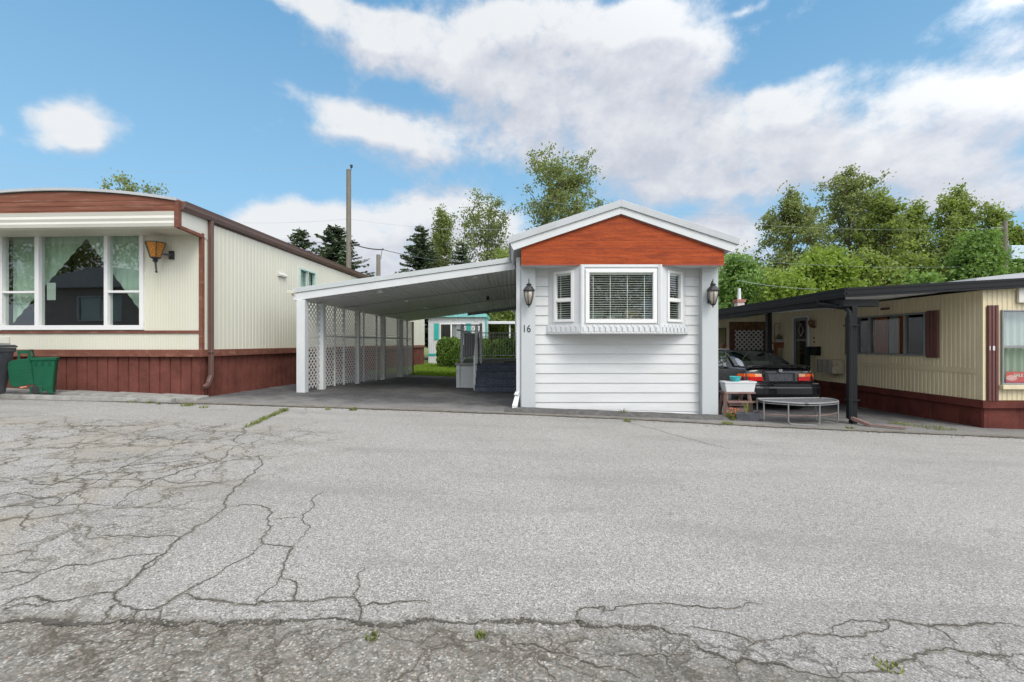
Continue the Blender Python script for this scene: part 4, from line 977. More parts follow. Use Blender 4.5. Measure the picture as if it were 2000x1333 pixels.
for k in range(len(PY)-1):
    Ya,Yb=PY[k]+PO[k][1]/2+.02,PY[k+1]-PO[k+1][1]/2+.02
    if Yb-Ya<.15: continue
    pa=Vector((cl(Ya)+.06,Ya,0)); pb=Vector((cl(Yb)+.06,Yb,0)); d=pb-pa; Lp=d.length; d.normalize(); nrm=Vector((-d.y,d.x,0))
    zb0_=gz(pa.x,Ya)+.06; zt0=czb(0,(Ya-Y0)/(Y1-Y0))+.0
    mb=MB()
    mid=1.46
    for (za,zc) in ((zb0_,mid-.03),(mid+.03,zt0)):
        Hh=zc-za
        for sgn in (1,-1):
            s=-Hh+ .02
            while s<Lp:
                # strip from (s,0) to (s+H,H), clipped
                t0=max(0,-s); t1=min(Hh,Lp-s)
                if t1-t0>.03:
                    s0,s1=s+t0,s+t1
                    if sgn<0: s0,s1=Lp-s0,Lp-s1
                    off=nrm*(.005*sgn)
                    mb.bar(pa+d*s0+off+Vector((0,0,za+t0)),pa+d*s1+off+Vector((0,0,za+t1)),.007,.030,up=nrm.cross(Vector((0,0,1))) if False else d*(-sgn)+Vector((0,0,1)))
                s+=.135
    mb.bar(pa+Vector((0,0,mid)),pb+Vector((0,0,mid)),.02,.05)
    mb.build('lattice_panel',m['lattice'],CP)
# ------------------------------------------------------------------ deck, stairs, rails
DK=thing('deck','raised deck with white-clad side and blue-grey carpeted steps beside the white home','deck',(-.6,13.1,gz(-.6,13.1)))
zd=.71; g0=gz(-1,13.1)
mb=MB(); lap(mb,-1.50,-1.0,lambda x:gz(x,13.1)-.02,.50,.19,.66,13.12,.012); mb.build('cladding',m['deck_grey'],DK)
mb=MB(); mb.box(-1.60,-1.50,13.06,13.2,g0-.05,.66); mb.box(-1.60,-1.585,13.2,17.6,g0-.1,.66); mb.box(-1.035,-1.0,13.07,13.12,g0-.05,.66); mb.box(-1.5,.1,13.25,13.3,g0,.66); mb.build('deck_side',m['deck_grey'],DK)
mb=MB(); mb.box(-1.64,-1.0,13.03,13.25,.662,zd); mb.box(-1.64,.19,13.251,17.6,.662,zd); mb.build('deck_floor',m['concrete'],DK,bevel=.004)
mb=MB(); mb.box(-1.62,-1.0,13.02,13.26,zd,zd+.012); mb.build('mat',m['rail_grey'],DK)
mb=MB(); mb.box(-.25,.15,13.4,14.0,zd,zd+.015); mb.build('door_mat',m['rubber'],DK)
for k in range(4):
    mb=MB(); y=12.18+.27*k; z1=g0+(zd-g0)*(k+1)/4; z0=g0+(zd-g0)*k/4-.01
    mb.box(-1.0,.15,y,13.26,max(z0,g0-.05),z1-.03); mb.box(-1.0,.15,y-.025,y+.28,z1-.03,z1)
    mb.build('step',m['stair'],DK,bevel=.008)
mb=MB(); mb.bar((-1.02,12.4,g0),(-1.02,12.4,.95),.05,.05); mb.bar((-1.02,13.05,.7),(-1.02,13.05,1.80),.08,.08); mb.bar((-1.02,12.4,.92),(-1.02,13.05,1.5),.04,.04); mb.build('newel_post',m['deck_grey'],DK)
mb=MB(); Yr=13.1
mb.box(-.93,-.86,Yr-.03,Yr+.05,zd,1.86); mb.box(-1.48,-1.40,Yr-.03,Yr+.05,zd,1.84); mb.box(-1.40,-.93,Yr-.01,Yr+.03,1.79,1.83); mb.box(-1.40,-.93,Yr-.01,Yr+.03,1.62,1.65)
for k in range(7):
    t=k/6; x=-1.37+t*.42; mb.box(x-.006,x+.006,Yr,Yr+.015,.86+.14*t*t,1.62)
pts=[(-1.40+.47*k/8,Yr+.01,.84+.17*(k/8)**1.6) for k in range(9)]; mb.tube(pts,.014,6)
mb.tube([(-1.40+.47*k/8,Yr+.01,1.60-.05*math.sin(math.pi*k/8)) for k in range(9)],.014,6)
for k in range(5):
    x=-1.34+.085*k; mb.tube([(x+.03*math.cos(a*.785),Yr+.01,1.71+.055*math.sin(a*.785)) for a in range(9)],.006,5,cap=False)
mb.build('gate',m['rail_grey'],DK)
mb=MB(); mb.box(-1.39,-.94,Yr+.03,Yr+.034,.9,1.58); mb.build('gate_screen',M_('screen',(.12,.12,.12),.8,.1,5),DK)
mb=MB(); Yb=17.5
mb.box(-1.25,.18,Yb,Yb+.04,1.66,1.70); mb.box(-1.25,.18,Yb,Yb+.03,1.52,1.54); mb.box(-1.25,.18,Yb,Yb+.03,.80,.83)
for k in range(15): x=-1.22+.098*k; mb.box(x-.008,x+.008,Yb+.01,Yb+.025,.8,1.68)
mb.build('rear_railing',m['vinyl'],DK)
mb=MB()
mb.box(-1.62,-1.58,13.3,17.5,1.66,1.70); mb.box(-1.62,-1.58,13.3,17.5,.80,.83)
mb.build('side_railing',m['rail_grey'],DK)
# ------------------------------------------------------------------ right home 18
XR=9.02; YF=8.72
HR=thing('mobile_home','tan ribbed mobile home with dark red skirting, shutters and number 18 at its corner','mobile home',(XR,YF,gz(XR,YF)))
MR=frame_M((XR,0,0),(0,-1,0),(1,0,0))    # local x = -Y, -y faces the carport
MF=frame_M((0,YF,0),(1,0,0),(0,1,0))
sY=lambda Y:-Y
win=(-11.86,-9.95,1.045,1.93); door=(-14.55,-13.85,0.05,2.08); lw=(-20.4,-19.2,1.1,1.9)
ztR=lambda x:2.31
mb=MB(MR); wallg(mb,-27,-YF,.20,2.31,[win,door,lw],rib=(.095,.012,.55)); mb.build('side_wall',m['cream2'],HR)
fw0,fw1,fz0,fz1=px2x(1957,YF),px2x(2075,YF),px2z(749,YF),px2z(609,YF)
mb=MB(MF); wallg(mb,XR,12.7,.20,lambda x:2.31+.05*(x-XR),[(fw0,fw1,fz0,fz1)],rib=(.095,.010,.55)); mb.build('front_wall',m['cream2'],HR)
mb=MB(); mb.box(XR,12.7,26.98,27,.2,2.4); mb.box(12.68,12.7,YF,27,.2,2.4); mb.build('rear_wall',m['cream2'],HR)
mb=MB(MR); wallg(mb,-27,-YF,lambda x:gz(XR,-x)-.06,.10,rib=(.61,.006,.85),y=.02); mb.build('skirting',m['skirt2'],HR)
mb=MB(MF); wallg(mb,XR,12.7,lambda x:gz(x,YF)-.06,.10,rib=(.61,.006,.85),y=.02); mb.build('skirting',m['skirt2'],HR)
mb=MB(MR); mb.box(-27,-YF+.03,-.03,.02,.05,.20); mb.build('trim_band',m['skirt2'],HR,bevel=.004)
mb=MB(MF); mb.box(XR-.028,12.7,-.033,.02,.048,.195); mb.build('trim_band',m['skirt2'],HR,bevel=.004)
mb=MB(MR); mb.box(-12.4,-YF-.12,-.012,-.0,.70,.80); mb.box(-15.2,-12.35,-.010,-.0,.98,.985); mb.build('belt_trim',m['cream2'],HR,bevel=.003)
mb=MB(MR); mb.box(-YF-.02,-YF+.02,-.018,.02,.20,2.31); mb.build('corner_trim',m['cream2'],HR,bevel=.003)
def shutter(M,x0,x1,z0,z1):
    mb=MB(M); n_=3; w=(x1-x0)/n_
    for k in range(n_): mb.prism_z([(x0+w*k,-.012),(x0+w*(k+.15),-.045),(x0+w*(k+.85),-.045),(x0+w*(k+1),-.012)],z0,z1)
    mb.build('shutter',m['dark_brown'],HR)
shutter(MR,-9.88,-9.60,.98,1.99); shutter(MR,-12.28,-11.95,.98,1.99)
shutter(MF,px2x(1926,YF),px2x(1947,YF),.195,px2z(597,YF))
w=window(HR,MR,*win,fw=.04,mull=[(-11.50,-11.45),(-10.47,-10.42)],mat=m['galv'],glass=m['glass_dark'],name='side_window')
drape(w,MR,-11.45,-11.05,1.93,1.05,.1,m['curtain_rust'],waves=6); drape(w,MR,-11.05,-10.75,1.93,1.05,.14,m['curtain_grey'],waves=4); drape(w,MR,-10.75,-10.47,1.93,1.05,.1,m['curtain_rust'],waves=4)
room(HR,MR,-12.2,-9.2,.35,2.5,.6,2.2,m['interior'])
w=window(HR,MR,*lw,fw=.04,mat=m['dark_brown'],glass=m['glass_dark'],name='side_window')
w=window(HR,MF,fw0,fw1,fz0,fz1,fw=.03,bars=[(fw0,fw1,px2z(678,YF))],mat=m['galv'],name='front_window',proud=.04)
drape(w,MF,fw0,fw1,fz1,fz0,.12,m['curtain_grey'],amp=.03,waves=9)
mb=MB(MF); mb.box(px2x(1971,YF),px2x(2040,YF),.05,.055,px2z(748,YF),px2z(727,YF)); mb.build('window_sign',m['red_card'],w)
mb=MB(MF); mb.prism([(px2x(1971,YF)+.10+.11*math.cos(k*.393),px2z(739,YF)+.055*math.sin(k*.393)) for k in range(16)],.044,.049); mb.build('sign_patch',M_('pink_print',(.75,.35,.40),.5,.05,4),w)
t_=text_obj('sign_lettering','SALE',.085,(px2x(1994,YF),YF+.042,px2z(734,YF)),m['white_text'],w,sx=1.0)
mb=MB(MF); mb.box(px2x(1950,YF),12.0,-.09,-.0,px2z(760,YF),px2z(752,YF)); mb.build('window_sill',m['cream2'],HR,bevel=.004)
mb=MB(MF); mb.box(px2x(1984,YF),12.7,-.06,-.012,px2z(592,YF),px2z(562,YF)); 
mb.build('front_fascia',m['cream_trim'],HR,bevel=.003)
text_obj('house_number','1 8',.12,(px2x(1937.5,YF-.05),YF-.05,px2z(681,YF)),m['white_text'],HR,sx=.8)
# door
d0,d1=door[0],door[1]
f=MB(MR); f.box(d0-.05,d0,-.03,.06,.0,2.13); f.box(d1,d1+.05,-.03,.06,.0,2.13); f.box(d0,d1,-.03,.06,2.08,2.13)
do=f.build('door_frame',m['vinyl'],HR,bevel=.004)
f=MB(MR); f.box(d0+.01,d0+.10,-.02,.02,.06,2.07); f.box(d1-.10,d1-.01,-.02,.02,.06,2.07); f.box(d0+.10,d1-.10,-.02,.02,1.99,2.07); f.box(d0+.10,d1-.10,-.02,.02,1.36,1.42); f.box(d0+.10,d1-.10,-.02,.02,.06,.50)
f.build('door',m['galv'],do,bevel=.004)
f=MB(MR); f.box(d0+.10,d1-.10,.0,.004,.5,1.99); f.build('pane',m['glass_dark'],do)
f=MB(MR); xm=(d0+d1)/2; zz=1.70
for a_,b_ in (((0,.2),(.12,0)),((.12,0),(0,-.2)),((0,-.2),(-.12,0)),((-.12,0),(0,.2))): f.bar((xm+a_[0],-.006,zz+a_[1]),(xm+b_[0],-.006,zz+b_[1]),.01,.01)
f.build('diamond_muntin',m['vinyl'],do)
f=MB(MR); f.box(d0-.1,d1+.1,.25,.3,0,2.2); f.build('inner_door',m['dark_brown'],do)
# lamp, plaques, mailbox, vent, air conditioner
f=MB(MR); c=Vector((-13.55,-.12,1.86)); f.lathe(c,[(.005,-.12),(.02,-.09),(.05,-.06),(.075,.0),(.085,.06),(.06,.10),(.02,.13),(.004,.19)],10); f.bar(c+Vector((0,0,-.02)),(-13.55,-.01,1.80),.02,.02); f.lathe((-13.55,-.03,1.78),[(.03,-.04),(.05,0),(.03,.04)],8); f.build('porch_lamp',m['brass'],HR)
f=MB(MR); f.box(-13.62,-13.55,-.015,0,1.42,1.47); f.box(-13.60,-13.54,-.015,0,1.30,1.35); f.build('plaque',m['brass'],HR)
f=MB(MR); f.box(-13.62,-13.28,-.14,-.012,.93,1.16); f.box(-13.64,-13.26,-.15,-.012,1.16,1.19); f.tube([(-13.55,-.1,.93),(-13.55,-.1,.86),(-13.45,-.1,.86)],.006,5); f.build('mailbox',m['black_metal'],HR,bevel=.006)
f=MB(MR); f.box(-11.15,-10.78,-.03,-.01,2.06,2.18); f.build('wall_vent',m['cream2'],HR)
f=MB(MR); f.box(-11.10,-10.83,-.035,-.03,2.09,2.15); f.build('vent_slot',m['dark_brown'],HR)
f=MB(MR); f.box(-12.95,-12.35,-.32,-.01,.46,.84)
ac=f.build('air_conditioner',m['ac'],HR,bevel=.008)
f=MB(MR)
for k in range(9): f.box(-12.93,-12.37,-.335,-.322,.49+.038*k,.505+.038*k)
for k in range(3): f.box(-12.96+.2*k,-12.94+.2*k,-.34,-.322,.47,.83)
f.build('grille',m['galv'],ac)
f=MB(MR); f.box(-12.953,-12.949,-.30,-.05,.50,.80); f.build('coil',m['rubber'],ac)
# roof of home 18
mb=MB(); 
mb.hexa([(9.0,8.9,2.40),(12.9,8.9,2.62),(12.9,27,2.62),(9.0,27,2.40),(9.3,9.1,2.60),(12.9,9.1,3.0),(12.9,27,3.0),(9.3,27,2.60)]); mb.build('roof',m['roofing'],HR)
mb=MB()
for k in range(26):
    x=9.2+rnd.random()*1.0; y=9.2+rnd.random()*5; s=rnd.uniform(.08,.3); mb.hexa([(x,y,2.54),(x+s,y,2.56),(x+s,y+s,2.56),(x,y+s,2.54),(x+.02,y+.02,2.60+s*.15),(x+s*.8,y,2.62+s*.2),(x+s*.7,y+s,2.62+s*.2),(x+.02,y+s,2.60)])
o=mb.build('roof_patch',m['roofing'],HR); o['kind']='stuff'
ch=MB(); ch.box(9.12,9.40,18.4,18.7,2.4,2.95); o=ch.build('chimney',M_('pale_brick',(.5,.42,.38),.8,.15,10),HR)
c2=MB(); c2.box(9.08,9.44,18.36,18.74,2.95,3.06); c2.build('chimney_cap',M_('red_brick',(.3,.12,.09),.8,.15,10),o)
c2=MB(); c2.tube([(9.26,18.55,3.06),(9.26,18.55,3.52)],[.075,.055],10); c2.build('flue',m['white'],o)
# ------------------------------------------------------------------ awning of 18
AW=thing('awning','black-edged carport awning over the parked black car, on black posts','awning',(6.4,8.6,gz(6.4,8.6)))
XA=6.3; Ya0=8.6; Ya1=24
zt=lambda x:2.335+.0553*(x-6.34)
def prism_rib(mb, x0,x1, z0f, z1f, y0, y1):
    mb.hexa([(x0,y0,z0f(x0)),(x1,y0,z0f(x1)),(x1,y1,z0f(x1)),(x0,y1,z0f(x0)),(x0,y0,z1f(x0)),(x1,y0,z1f(x1)),(x1,y1,z1f(x1)),(x0,y1,z1f(x0))])
mb=MB(); 
for k in range(4):
    dz0=-.175+.045*k; off=.012 if k%2 else 0
    prism_rib(mb,XA,13,lambda x:zt(x)+dz0,lambda x:zt(x)+dz0+.0445,Ya0-.03-off,Ya0+.02)
    mb.hexa([(XA-.03-off,Ya0-.03,zt(XA)+dz0),(XA+.0,Ya0-.03,zt(XA)+dz0),(XA+.0,Ya1,zt(XA)+dz0-.05),(XA-.03-off,Ya1,zt(XA)+dz0-.05),(XA-.03-off,Ya0-.03,zt(XA)+dz0+.0445),(XA+.0,Ya0-.03,zt(XA)+dz0+.0445),(XA+.0,Ya1,zt(XA)+dz0-.01),(XA-.03-off,Ya1,zt(XA)+dz0-.01)])
mb.build('fascia',m['black_metal'],AW)
mb=MB(); prism_rib(mb,XA+.01,9.6,lambda x:zt(x)-.04,lambda x:zt(x)-.02,Ya0+.02,Ya1); mb.build('roof_deck',m['black_metal'],AW)
mb=MB()
prev=None; nx=220
for i in range(nx+1):
    x=XA+.02+(9.02-XA-.02)*i/nx; d=(0,.012,.012,0)[i%4]; cur=[mb.vert((x,Ya0+.03,zt(x)-.12+d)),mb.vert((x,Ya1,zt(x)-.16+d))]
    if prev: mb.f.append([prev[0],cur[0],cur[1],prev[1]])
    prev=cur
mb.build('ceiling',M_('awning_ceiling',(.78,.78,.76),.5,.1,2),AW)
mb=MB(); mb.box(XA+.02,7.0,8.68,8.80,1.99,2.13); mb.bar((XA+.10,8.8,2.12),(XA+.10,Ya1,2.06),.10,.13); mb.build('beam',m['black_metal'],AW,bevel=.006)
for (y,) in ((12.7,),(17,)):
    mb=MB(); mb.bar((7.0,y,2.13),(9.0,y,2.27),.06,.05); mb.build('cross_beam',m['white'],AW)
mb=MB(); mb.box(6.475,6.575,8.66,8.76,gz(6.5,8.7),2.0); mb.build('post',m['black_metal'],AW,bevel=.01)
mb=MB(); mb.box(7.10,7.22,12.64,12.76,gz(7.1,12.7),2.2); mb.build('post',m['black_metal'],AW,bevel=.01)
mb=MB(); mb.box(7.10,7.22,18.64,18.76,gz(7.1,18.7),2.2); mb.build('post',m['black_metal'],AW,bevel=.01)
mb=MB(); X0=px2x(1600,9.3)
mb.tube([(6.26,9.3,2.15),(6.28,9.28,2.08),(6.36,9.0,2.03),(6.42,8.75,1.97),(6.415,8.66,1.88),(6.41,8.64,1.75),(6.41,8.64,.05-.2),],[.058,.055,.05,.045,.042,.038,.038],10)
mb.box(6.375,6.455,8.61,8.69,gz(6.4,8.7)+.1,1.85)
for z in (1.62,.2): mb.box(6.37,6.58,8.60,8.765,z,z+.022)
mb.build('downspout',m['black_metal'],AW,bevel=.008)
mb=MB(); z0=gz(6.5,8.5); mb.bar((6.42,8.66,z0+.13),(6.60,8.40,z0+.03),.09,.06); mb.bar((6.58,8.42,z0+.035),(7.05,8.15,z0+.02),.07,.03); mb.build('spout_extension',m['wood_red'],AW,bevel=.006)
# ------------------------------------------------------------------ far homes
HW=thing('mobile_home','white mobile home with teal shutters and teal roof edge beyond the lawn','mobile home',(-3.4,28.5,gz(-3.4,28.5)))
MWh=frame_M((0,28.5,0),(1,0,0),(0,1,0)); YW=28.5
X=lambda p:px2x(p,YW); Z=lambda p:px2z(p,YW)
ww=(X(861),X(907),Z(661),Z(634))
mb=MB(MWh); wallg(mb,X(836),X(949),gz(-4,28.5)-.2,Z(620),[ww],rib=(.12,.012,.5)); mb.box(X(836),X(836)+.02,0,14,-.5,Z(620)); mb.box(X(949)-.02,X(949),0,14,-.5,Z(620)); mb.build('wall',m['siding'],HW)
window(HW,MWh,*ww,fw=.05,mull=[(X(880),X(883))],glass=m['glass_dark'])
mb=MB(MWh); drp=mb.box(X(884),X(906),.1,.12,Z(660),Z(635)); mb.build('curtain',m['curtain_grey'],HW)
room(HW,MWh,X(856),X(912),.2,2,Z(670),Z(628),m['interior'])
for a_,b_ in ((848,857),(911,920)):
    mb=MB(MWh); mb.box(X(a_),X(b_),-.04,-.013,Z(664),Z(632)); mb.build('shutter',m['teal'],HW)
mb=MB(MWh); mb.box(X(836),X(949),-.03,-.013,Z(695),Z(691)); mb.build('belt_trim',m['teal'],HW)
mb=MB(MWh); mb.box(X(948),X(949)+.06,-.03,.03,-.5,Z(620)); mb.build('corner_trim',m['teal'],HW)
mb=MB(MWh); mb.prism([(X(834),Z(620)),(X(951),Z(620)),(X(951),Z(614)),(X(893),Z(606)),(X(834),Z(614))],-.2,14); mb.build('roof',M_('teal_roof_metal',(.16,.42,.40),.5,.2,4),HW)
HT=thing('mobile_home','low tan home with a white flat canopy behind the hedge, right of the teal-shuttered home','mobile home',(0,34,gz(0,34)))
mb=MB(); mb.box(-1.9,3.5,34,44,-.8,px2z(637,34)); mb.build('wall',m['cream2'],HT)
mb=MB(); mb.box(-1.9,3.8,31,44,px2z(634,32),px2z(629,32)); mb.build('canopy',m['white'],HT)
mb=MB(); mb.box(-.2,-.1,31.2,31.3,-.6,px2z(634,32)); mb.box(.9,1,31.2,31.3,-.6,px2z(634,32)); mb.build('canopy_post',m['white'],HT)
mb=MB(); mb.box(-1.2,-.5,33.96,33.99,.8,1.9); mb.build('window',m['glass_dark'],HT)
# home across the road (behind the viewer, seen mirrored in the windows)
HX=thing('mobile_home','grey mobile home with arched roof and brown skirt across the road','mobile home',(-6,-10,gz(-6,-10)))
MX=frame_M((-19.5,-6.5,0),(-1,0,0),(0,-1,0))
mb=MB(MX); wallg(mb,0,9,1.5,4.6,[(1,2.6,2.6,3.9),(4,6.6,2.6,3.9)],rib=(.1,.01,.5)); mb.box(0,.02,0,12,.7,4.6); mb.box(8.98,9,0,12,.7,4.6); mb.build('wall',M_('grey_siding',(.40,.36,.33),.6,.1,2),HX)
mb=MB(MX); wallg(mb,0,9,-.6,1.5,y=.02); mb.build('skirting',m['skirt'],HX)
for h_ in ((1,2.6,2.6,3.9),(4,6.6,2.6,3.9)):
    w=window(HX,MX,*h_,fw=.07,mull=[((h_[0]+h_[1])/2-.03,(h_[0]+h_[1])/2+.03)]); mb=MB(MX); mb.box(h_[0],h_[1],.15,.17,h_[2],h_[3]); mb.build('blind',m['blind'],w)
mb=MB(MX); mb.prism([(-.1,4.4)]+[(9.1-9.2*i/16 if False else -.1+9.2*i/16,4.6+.9*math.sin(math.pi*i/16)) for i in range(17)]+[(9.1,4.4)],-.4,12); mb.build('roof',m['metal_edge'],HX)
# ------------------------------------------------------------------ parked car (rear view, dark coupe)
def make_car(loc, label, paintm, simple=False, group=None):
    T=thing('parked_car',label,'car',loc,group); MC=Matrix.Translation(Vector(loc))
    st=[ # y, halfwidth, z bottom, z shoulder
     (0.00,.70,.36,.56),(.03,.78,.29,.64),(.08,.82,.26,.67),(.09,.80,.26,.70),(.12,.80,.26,.93),(.18,.81,.26,.985),(.45,.835,.24,.995),(.9,.845,.22,.985),(1.4,.85,.20,.97),
     (2.2,.85,.19,.94),(2.9,.85,.19,.93),(3.2,.84,.19,.92),(3.7,.83,.20,.84),(4.1,.80,.23,.74),(4.3,.72,.26,.64),(4.38,.60,.32,.54)]
    mb=MB(MC); rings=[]
    for (y,w,zb,zs) in st:
        h=zs-zb
        half=[(0,zb),(.55*w,zb),(.90*w,zb+.02),(.985*w,zb+.10*h+.02),(1.0*w,zb+.35*h),(1.0*w,zb+.60*h),(.985*w,zb+.80*h),(.95*w,zb+.93*h),(.87*w,zs-.004),(.6*w,zs+.012),(0,zs+.018)]
        ring=half+[(-x,z) for x,z in half[-2:0:-1]]
        rings.append([mb.vert((x,y+(.05*(abs(x)/w)**4 if y<.2 else 0),z)) for x,z in ring])
    n=len(rings[0])
    for a,b in zip(rings,rings[1:]):
        for k in range(n): mb.f.append([a[k],a[(k+1)%n],b[(k+1)%n],b[k]])
    mb.f.append(rings[0][::-1]); mb.f.append(rings[-1])
    mb.build('body',paintm,T,smooth=True,sub=1)
    # greenhouse
    RB=[(-.66,.74,.985),(-.33,.70,.995),(0,.68,1.0),(.33,.70,.995),(.66,.74,.985)]       # rear glass base
    RT=[(-.49,1.60,1.305),(-.25,1.55,1.335),(0,1.53,1.345),(.25,1.55,1.335),(.49,1.60,1.305)]
    FT=[(-.48,2.30,1.315),(-.25,2.34,1.35),(0,2.36,1.36),(.25,2.34,1.35),(.48,2.30,1.315)]
    FB=[(-.66,3.12,.95),(-.33,3.25,.955),(0,3.3,.96),(.33,3.25,.955),(.66,3.12,.95)]
    def bulge(a,b,t,bz=.045):
        return tuple(a[i]+(b[i]-a[i])*t+(bz*math.sin(math.pi*t) if i==2 else 0) for i in range(3))
    def patch(P0,P1,mat,name,t0=0,t1=1,bz=.045,parent=T,inset=0):
        mb=MB(MC); g_=[]
        for j in range(7):
            t=t0+(t1-t0)*j/6; row=[bulge(a,b,t,bz) for a,b in zip(P0,P1)]
            if inset: row[0]=tuple(row[0][i]+(row[1][i]-row[0][i])*inset for i in range(3)); row[-1]=tuple(row[-1][i]+(row[-2][i]-row[-1][i])*inset for i in range(3))
            g_.append([mb.vert(p) for p in row])
        for j in range(6):
            for k in range(4): mb.f.append([g_[j][k],g_[j][k+1],g_[j+1][k+1],g_[j+1][k]])
        return mb.build(name,mat,parent,smooth=True,sub=1)
    patch(RB,RT,m['car_glass'],'rear_window',inset=.18)
    patch(FB,FT,m['car_glass'],'windscreen',inset=.15)
    rf=patch(RT,FT,paintm,'roof',bz=.02)
    for s in (1,-1):
        mb=MB(MC)
        i=0 if s<0 else 4
        # C pillar, A pillar
        cp=[bulge(RB[i],RT[i],t) for t in (0,.25,.5,.75,1)]
        for a,b in zip(cp,cp[1:]): mb.bar(a,b,.075,.05)
        ap=[bulge(FB[i],FT[i],t) for t in (0,.25,.5,.75,1)]
        for a,b in zip(ap,ap[1:]): mb.bar(a,b,.05,.05)
        mb.bar(RT[i],FT[i],.05,.04)
        # solid quarter behind the side glass
        mb.hexa([(s*.74,.75,.96),(s*.80,1.22,.96),(s*.76,1.22,.97),(s*.70,.80,.97),(s*.66,.9,1.0),(s*.52,1.62,1.28),(s*.50,1.62,1.28),(s*.62,.9,1.0)])
        mb.build('pillar',paintm,T,smooth=False)
    for s in (1,-1):
        mb=MB(MC); A_=[(s*.785,1.0,.965),(s*.79,1.7,.96),(s*.79,2.4,.95),(s*.72,3.05,.945)]; B_=[(s*.60,1.42,1.22),(s*.525,1.72,1.295),(s*.515,2.25,1.305),(s*.62,2.75,1.12)]
        for a,b,c_,d_ in ((A_[0],A_[1],B_[1],B_[0]),(A_[1],A_[2],B_[2],B_[1]),(A_[2],A_[3],B_[3],B_[2])): mb.quad(a,b,c_,d_)
        mb.build('side_window',m['car_glass'],T,smooth=True)
        mb=MB(MC); mb.bar((s*.80,.98,.965),(s*.74,3.1,.945),.02,.015); mb.build('window_trim',m['chrome'] if False else m['rubber'],T)
    # wheels
    for (x,y) in ((.77,.78),(-.77,.78),(.77,3.4),(-.77,3.4)):
        s=1 if x>0 else -1
        a=MB(MC@Matrix.Translation((x-.02*s,y,.33))@Matrix.Rotation(R(90),4,'Y')); a.lathe((0,0,-.10),[(.345,0),(.345,.2)],24)
        wa=a.build('wheel_arch',m['rubber'],T)
        a=MB(MC@Matrix.Translation((x,y,.29))@Matrix.Rotation(R(90),4,'Y')); a.lathe((0,0,-.09),[(.20,0),(.275,.0),(.292,.03),(.292,.16),(.275,.19),(.20,.19)],24)
        wh=a.build('wheel',m['rubber'],T,smooth=True)
        a=MB(MC@Matrix.Translation((x+.085*s,y,.29))@Matrix.Rotation(R(90),4,'Y')); a.lathe((0,0,-.012),[(.19,0),(.2,.012),(.17,.02),(.06,.028),(.03,.03)],20); a.build('rim',m['galv'],wh)
    if simple: return T
    # rear deck details
    yb=lambda x:.098+.05*(abs(x)/.8)**4-.012
    def face(x0,x1,z0,z1,mat,name,out=.012,parent=T,n=6,th=.03,side=0):
        mb=MB(MC)
        for k in range(n):
            a=x0+(x1-x0)*k/n; b=x0+(x1-x0)*(k+1)/n
            def yy(x,z): 
                base=.085+.03*((z-.70)/.25)+.055*(abs(x)/.8)**4; 
                if abs(x)>.70: base+=(abs(x)-.70)**1*1.3
                return base-out
            mb.hexa([(a,yy(a,z0),z0),(b,yy(b,z0),z0),(b,yy(b,z0)+th,z0),(a,yy(a,z0)+th,z0),(a,yy(a,z1),z1),(b,yy(b,z1),z1),(b,yy(b,z1)+th,z1),(a,yy(a,z1)+th,z1)])
        return mb.build(name,mat,parent,bevel=.004)
    for s in (1,-1):
        tl=face(s*.40,s*.80,.70,.79,m['tail_red'],'tail_light',out=.018)
        face(s*.42,s*.56,.792,.858,m['tail_clear'],'reversing_lens',out=.018,parent=tl)
        face(s*.562,s*.79,.792,.858,m['tail_amber'],'indicator_lens',out=.018,parent=tl)
        mb=MB(MC); mb.hexa([(s*.775,.14,.70),(s*.845,.36,.72),(s*.80,.36,.72),(s*.74,.16,.70),(s*.775,.15,.855),(s*.84,.36,.84),(s*.80,.36,.84),(s*.74,.17,.855)]); mb.build('side_lens',m['tail_red'],tl,bevel=.006)
        mb=MB(MC); mb.hexa([(s*.776,.14,.79),(s*.847,.34,.79),(s*.80,.34,.79),(s*.74,.16,.79),(s*.777,.15,.857),(s*.843,.34,.842),(s*.80,.34,.842),(s*.74,.17,.857)]); mb.build('side_indicator',m['tail_amber'],tl,bevel=.006)
    face(-.34,.34,.68,.875,m['rubber'],'plate_recess',out=.008)
    pl=face(-.27,.27,.695,.855,M_('dark_plate',(.045,.045,.05),.5,.4,25,dirt=(.2,.2,.22),dirt_amt=.5,dirt_scale=22),'number_plate',out=.020)
    mb=MB(MC); 
    mb.box(-.035,.035,.075,.085,.905,.912); mb.box(-.035,.035,.075,.085,.955,.962); mb.box(-.037,-.030,.075,.085,.905,.962); mb.box(.030,.037,.075,.085,.905,.962)
    mb.bar((-.020,.08,.955),(-.013,.08,.91),.007,.01,up=(0,1,0)); mb.bar((.020,.08,.955),(.013,.08,.91),.007,.01,up=(0,1,0)); mb.bar((-.015,.08,.931),(.015,.08,.931),.01,.007)
    mb.build('badge',m['chrome'],T)
    text_obj('lettering','Civic Si',.045,Vector(loc)+Vector((.60,.088,.905)),m['chrome'],T,sx=1.3)
    text_obj('lettering','- - /',.04,Vector(loc)+Vector((-.45,.092,.915)),m['chrome'],T,sx=1.3)
    # bumper
    mb=MB(MC); NB=14
    prev=None
    for k in range(NB+1):
        x=-.85+1.7*k/NB; y=-.05+.11*(abs(x)/.85)**5
        prof=[(y+.10,.655),(y+.02,.655),(y-.005,.63),(y,.60),(y-.03,.585),(y-.045,.55),(y-.045,.42),(y-.02,.36),(y+.03,.32),(y+.16,.30)]
        cur=[mb.vert((x,a_,b_)) for a_,b_ in prof]
        if prev:
            for j in range(len(prof)-1): mb.f.append([prev[j],cur[j],cur[j+1],prev[j+1]])
        else: mb.f.append(cur)
        prev=cur
    mb.f.append(prev[::-1])
